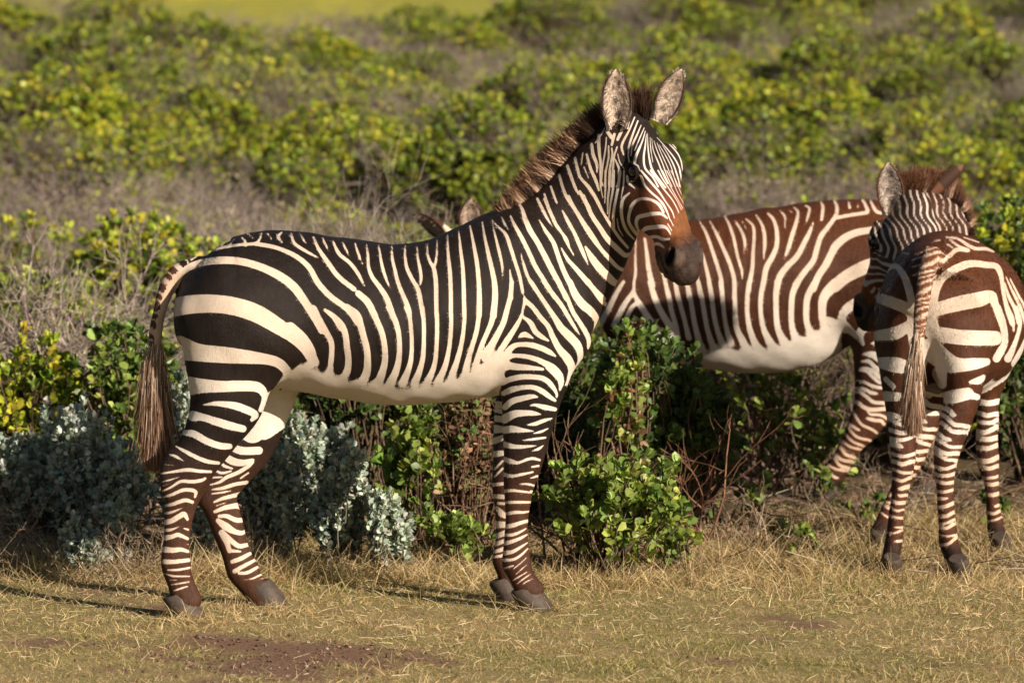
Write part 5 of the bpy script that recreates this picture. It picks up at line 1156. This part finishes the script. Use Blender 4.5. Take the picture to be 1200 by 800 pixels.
# right side: below and behind the second and rear-view zebra
plant("dry_bush", "brown twiggy bush under the brown side-on zebra's belly", "shrub", gpos(915, 3.95), None, spray(151, (.55, .35), .72, 52, [(.16, .115, .085), (.22, .165, .12), (.10, .07, .05)], .006, 3, 4, .6, .5), None)
for s, px, Y, H, lb in ((152, 905, 3.35, .55, "green sprigs growing under the brown side-on zebra's belly"), (153, 955, 3.2, .40, "green sprigs just left of the brown side-on zebra's stepping hind leg")):
    plant("leafy_shrub", lb, "shrub", gpos(px, Y), *leafy(s, (.20, .14), H, 40, 6, .050, .030, FRONT, None, 3, lumps=6, upright=.5), M_leaf)
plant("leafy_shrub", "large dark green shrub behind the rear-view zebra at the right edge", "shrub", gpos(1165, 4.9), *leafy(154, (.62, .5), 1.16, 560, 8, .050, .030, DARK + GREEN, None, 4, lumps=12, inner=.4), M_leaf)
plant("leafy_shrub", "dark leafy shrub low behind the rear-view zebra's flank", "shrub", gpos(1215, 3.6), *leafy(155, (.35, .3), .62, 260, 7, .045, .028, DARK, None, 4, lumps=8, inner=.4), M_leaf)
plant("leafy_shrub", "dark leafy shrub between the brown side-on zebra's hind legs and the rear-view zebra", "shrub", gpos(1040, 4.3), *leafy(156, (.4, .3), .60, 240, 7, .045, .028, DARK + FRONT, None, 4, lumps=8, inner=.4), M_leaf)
for s, px, Y, H, n, lb in ((161, 945, 1.15, .13, 7, "seedling with round leaves alone in the dry grass left of the rear-view zebra"), (162, 1013, 2.15, .12, 6, "seedling with dark leaves beside the rear-view zebra's left forehoof"), (163, 966, 2.75, .17, 9, "young plant in front of the brown side-on zebra's stepping hoof"),
                      (164, 885, 2.0, .22, 16, "loose green plant right of the shaded shrub"), (165, 918, 1.55, .10, 6, "tiny green plant among straw near the rear-view zebra"), (166, 1165, 2.1, .14, 6, "small green plant right of the rear-view zebra's forehoof")):
    plant("seedling", lb, "plant", gpos(px, Y), *leafy(s, (.05 + H * .25, .05), H, n, 6, .042, .028, DARK + FRONT, None, 2, lumps=3, upright=1.0), M_leaf)

# ------------------------------------------------------------------ the shrubland on the slope: copies of a few bushes, each its own object
src = []
for i in range(5):
    rg = np.random.default_rng(300 + i); dk = [(.19, .235, .026), (.27, .30, .032), (.11, .15, .020)] if i in (1, 3) else GREEN
    Jl, Js = leafy(200 + i, (.66, .60), .82, 850, 7, .040, .026, dk, None, 2, lumps=7, stem_r=.005, inner=.68, floor=.05)
    Jl.put(np.vstack(Js.V), np.vstack(Js.F[4]), col=np.vstack(Js.A['col']))
    if i in (1, 2, 4):
        Jt = spray(260 + i, (.62, .58), .84, 18, [(.25, .20, .165), (.33, .275, .23), (.16, .12, .095)], .006, 3, 4, .6, .75); Jl.put(np.vstack(Jt.V), np.vstack(Jt.F[4]), col=np.vstack(Jt.A['col']))
    src.append(("green", Jl.mesh("bush")))
for i in range(4):
    c = [(.23, .178, .15), (.30, .245, .21), (.15, .11, .09)] if i % 2 else [(.27, .215, .18), (.35, .29, .25), (.18, .14, .115)]
    Jl = spray(220 + i, (.66, .6), .74, 60, c, .007, 3, 4, .6, .6)
    Jg, _ = leafy(280 + i, (.6, .55), .62, 24 if i % 2 else 90, 6, .042, .026, GREEN, None, 1, lumps=5, inner=.5); Jl.put(np.vstack(Jg.V), np.vstack(Jg.F[4]), col=np.vstack(Jg.A['col']))
    rg = np.random.default_rng(i); P, A = crown_points(rg, 700, (.6, .55), .66, 9); leaves(Jl, P, A + rg.normal(size=A.shape) * .6, rg.normal(size=A.shape), np.full(700, .028), np.full(700, .012), shade_mix(rg, 700, [(.20, .15, .09), (.17, .16, .055), (.25, .20, .14)], None, .25), rg=rg)
    src.append(("dry", Jl.mesh("bush")))
for k, m in src: m.materials.append(M_leaf if k == "green" else M_twig)
rg = np.random.default_rng(77); placed = []
def try_place(x, y, r):
    for a, b, c in placed:
        if (a - x) ** 2 + (b - y) ** 2 < ((r + c) * .62) ** 2: return False
    placed.append((x, y, r)); return True
cand = []
for _ in range(14000):
    y = 4.4 + 32 * rg.uniform() ** 1.25; hw = (14 + y) * .1136 + 2.6; x = rg.uniform(-hw, hw); s = rg.uniform(.75, 1.25) * (1.0 if y < 12 else 1.15)
    if y > 29.5 + 6 * smooth(x, -1.5, 2.5): continue
    if try_place(x, y, .62 * s): cand.append((x, y, s))
    if len(cand) >= 400: break
for x, y, s in cand:
    p = 1.0 * wobble(x * .8, y * .42, .9, 7) + .22 * rg.normal() - .55 * float(1.2 < x < 5.5 and 5 < y < 13) - .35 * float(-3.2 < x < -.2 and 9 < y < 13)
    p += .8 * float(x < -.4 and y < 8.5) * float(y > 4.8)
    kind = "green" if p > -.45 else "dry"; pool = [m for k, m in src if k == kind]; m = pool[rg.integers(len(pool))]
    o = bpy.data.objects.new("leafy_bush" if kind == "green" else "twiggy_bush", m); COL.objects.link(o)
    o.location = (x, y, float(terrain(x, y)) - .04); o.rotation_euler = (rg.normal() * .05, rg.normal() * .05, rg.uniform(0, 6.28)); o.scale = (s, s, s * rg.uniform(.7, 1.15) * (.8 if y > 8 else .95))
    if kind == "green": tag(o, "yellow-green leafy bush out of focus on the slope behind the zebras", "bush", "green bushes on the slope")
    else: tag(o, "grey-brown dry twiggy bush out of focus on the slope behind the zebras", "bush", "dry bushes on the slope")

# ------------------------------------------------------------------ grass, straw and twig litter (uncountable)
STRAW = np.array([(.52, .385, .20), (.42, .295, .145), (.60, .475, .28), (.27, .17, .085)]); GRN = np.array([(.20, .20, .052), (.26, .245, .07), (.14, .15, .042)])
def blades(J, x, y, h, w, green, lean, rg, seg=2):
    n = len(x); P = np.stack([x, y, terrain(x, y) - .004], 1); th = rg.uniform(0, 6.28, n); ln = np.abs(rg.normal(size=n)) * lean + .12
    D = norm(np.stack([np.cos(th) * ln, np.sin(th) * ln, np.ones(n)], 1)); isg = rg.uniform(size=n) < green
    c = np.where(isg[:, None], GRN[rg.integers(0, 3, n)], STRAW[rg.integers(0, 4, n)]) * np.exp(rg.normal(size=(n, 1)) * .2)
    bend = np.stack([np.cos(th + rg.normal(size=n) * .6), np.sin(th + rg.normal(size=n) * .6), -.55 * np.ones(n)], 1) * (h * rg.uniform(.03, .40, n))[:, None]
    strands(J, P, D, h, w, .2, c * .85, c, bend=bend, seg=seg, rg=rg)
rg = np.random.default_rng(55); J = Join()
n = 330000; x = rg.uniform(-2.7, 2.7, n); y = -2.6 + 5.4 * rg.uniform(0, 1, n) ** 1.15
tu = rg.integers(0, 5200, n); tx, ty = rg.uniform(-2.7, 2.7, 5200), rg.uniform(-2.6, 2.8, 5200); tq = rg.uniform(size=n) < .42      # part of it in little tufts
x = np.where(tq, tx[tu] + rg.normal(size=n) * .016, x); y = np.where(tq, ty[tu] + rg.normal(size=n) * .016, y); sm = smooth(soil_mask(x, y), .15, .9)
keep = rg.uniform(size=n) > sm * .96 + .26 * smooth(wobble(x, y, 2.2, 9), .0, .8) + .25 * smooth(wobble(x, y, 7.0, 2), .2, .8) + .75 * smooth(y, 1.2, 2.6); x, y = x[keep], y[keep]; n = len(x)
gr = np.clip(.22 + .26 * wobble(x, y, 1.3, 3) + .14 * wobble(x, y, 4.0, 1) + .10 * (y < -1.0), .03, .8)
hh = np.where(rg.uniform(size=n) < .72, rg.uniform(.007, .020, n), rg.uniform(.018, .046, n)) * (1 + .5 * smooth(y, -.5, .6)) * (.75 + .5 * smooth(wobble(x, y, 3.2, 6), -.6, .7))
blades(J, x, y, hh, rg.uniform(.0013, .0030, n), gr, 1.4, rg)
add("short_grass", J.mesh("short_grass"), M_grass); tag(bpy.data.objects["short_grass"], "short dry grass and green blades covering the foreground", "grass", kind="stuff")
J = Join(); n = 15000; x = rg.uniform(-2.6, 2.8, n); y = rg.normal(size=n) * .42 + .95 + .35 * smooth(x, .6, 1.8) ; dens = smooth(wobble(x, y, 1.8, 5), -.5, .5) * smooth(y, .12, .5)
keep = rg.uniform(size=n) < dens; x, y = x[keep], y[keep]; n = len(x)
blades(J, x, y, rg.uniform(.05, .13, n) * (.7 + .5 * rg.uniform(size=n) ** 3), rg.uniform(.0018, .0034, n), np.full(n, .10), .75, rg, 3)
# matted straw by the nearest zebra's hind hooves and at the shrub feet
for px, Y, sp, m, hh in ((300, .62, (.16, .10), 900, .16), (345, .75, (.12, .08), 500, .12), (250, .75, (.12, .07), 500, .13), (160, .85, (.25, .12), 900, .13), (60, .9, (.25, .15), 900, .13), (880, 1.1, (.22, .15), 900, .14), (960, 1.5, (.2, .2), 700, .13),
                       (690, .48, (.22, .04), 420, .12), (780, .55, (.15, .05), 300, .12), (560, .62, (.2, .06), 420, .10), (1080, 2.2, (.35, .2), 900, .12), (425, .62, (.15, .06), 420, .13), (1180, 1.9, (.2, .2), 700, .13), (830, 1.25, (.2, .12), 500, .12),
                       (222, -.36, (.07, .03), 150, .06), (320, -.16, (.07, .03), 150, .06), (628, -.06, (.07, .03), 130, .05), (1124, .72, (.07, .03), 120, .06), (1043, .74, (.06, .03), 120, .06), (1172, 1.34, (.06, .03), 120, .07), (1028, 1.38, (.06, .04), 140, .08)):
    cx, cy = gpos(px, Y); x = cx + rg.normal(size=m) * sp[0]; y = cy + rg.normal(size=m) * sp[1]
    blades(J, x, y, rg.uniform(.05, 1.0, m) * hh + .03, rg.uniform(.0018, .0032, m), np.full(m, .06), 1.3, rg, 3)
n = 17000; x = rg.uniform(-2.6, 2.7, n); y = rg.uniform(-2.4, 1.9, n); k = rg.uniform(size=n) < (.2 + .8 * smooth(wobble(x, y, 1.6, 8), -.5, .7)) * (1 - .85 * smooth(soil_mask(x, y), .2, .6)); x, y = x[k], y[k]; n = len(x)
th = rg.uniform(0, 6.28, n); L = rg.uniform(.012, .06, n) * (.6 + .8 * rg.uniform(size=n) ** 2); A = np.stack([x, y, terrain(x, y) + rg.uniform(.004, .016, n)], 1)
D = np.stack([np.cos(th), np.sin(th), rg.normal(size=n) * .22], 1); c = shade_mix(rg, n, [(.58, .46, .28), (.48, .36, .20), (.34, .23, .13), (.64, .53, .36)], None, .15)
strands(J, A, D, L, rg.uniform(.0010, .0020, n), .6, c, c, seg=1, rg=rg)
add("dry_grass", J.mesh("dry_grass"), M_grass); tag(bpy.data.objects["dry_grass"], "longer pale straw along the foot of the shrubs", "grass", kind="stuff")
J = Join(); n = 2600; x = rg.uniform(-2.6, 2.8, n); y = rg.uniform(.75, 3.6, n); th = rg.uniform(0, 6.28, n); L = rg.uniform(.04, .22, n)
A = np.stack([x, y, terrain(x, y) + rg.uniform(.002, .03, n)], 1); B = A + np.stack([np.cos(th) * L, np.sin(th) * L, rg.normal(size=n) * .2 * L], 1); B[:, 2] = np.maximum(B[:, 2], A[:, 2] * 0 + terrain(B[:, 0], B[:, 1]) + .002)
tubes(J, A, B, rg.uniform(.0012, .003, n), rg.uniform(.0008, .002, n), shade_mix(rg, n, [(.22, .15, .10), (.32, .25, .18), (.12, .075, .05)], None, .25))
P = np.stack([rg.uniform(-2.6, 2.8, 6000), rg.uniform(.9, 3.8, 6000), np.zeros(6000)], 1); P[:, 2] = terrain(P[:, 0], P[:, 1]) + .004
leaves(J, P, rg.normal(size=(6000, 3)) * np.array([1, 1, .3]), np.array([0, 0, 1.0]) + rg.normal(size=(6000, 3)) * .5, rg.uniform(.012, .032, 6000), rg.uniform(.006, .014, 6000), shade_mix(rg, 6000, BROWN, None, .25), rg=rg)
add("twig_litter", J.mesh("twig_litter"), M_twig); tag(bpy.data.objects["twig_litter"], "fallen twigs and brown leaves under the shrubs", "litter", kind="stuff")
# crumbs of soil and small stones on the bare patch
J = Join(); n = 900; x = rg.normal(size=n) * .45 - .75; y = rg.normal(size=n) * .35 - 1.05; k = soil_mask(x, y) > .3; x, y = x[k], y[k]; n = len(x); r = rg.uniform(.002, .007, n) * rg.uniform(.6, 1.3, n)
o8 = np.array([[1, 0, 0], [-1, 0, 0], [0, 1, 0], [0, -1, 0], [0, 0, .8], [0, 0, -.8]]); f8 = np.array([[0, 2, 4], [2, 1, 4], [1, 3, 4], [3, 0, 4], [2, 0, 5], [1, 2, 5], [3, 1, 5], [0, 3, 5]])
V = (np.stack([x, y, terrain(x, y) + r * .3], 1)[:, None] + (o8[None] + rg.normal(size=(n, 6, 3)) * .2) * r[:, None, None]).reshape(-1, 3)
J.put(V, (np.arange(n)[:, None, None] * 6 + f8[None]).reshape(-1, 3), col=np.repeat(shade_mix(rg, n, [(.13, .075, .05), (.2, .14, .10), (.09, .055, .04)], None, .3), 6, 0))
add("soil_crumbs", J.mesh("soil_crumbs", False), M_twig); tag(bpy.data.objects["soil_crumbs"], "crumbs of reddish soil and grit on the bare patch", "soil", kind="stuff")
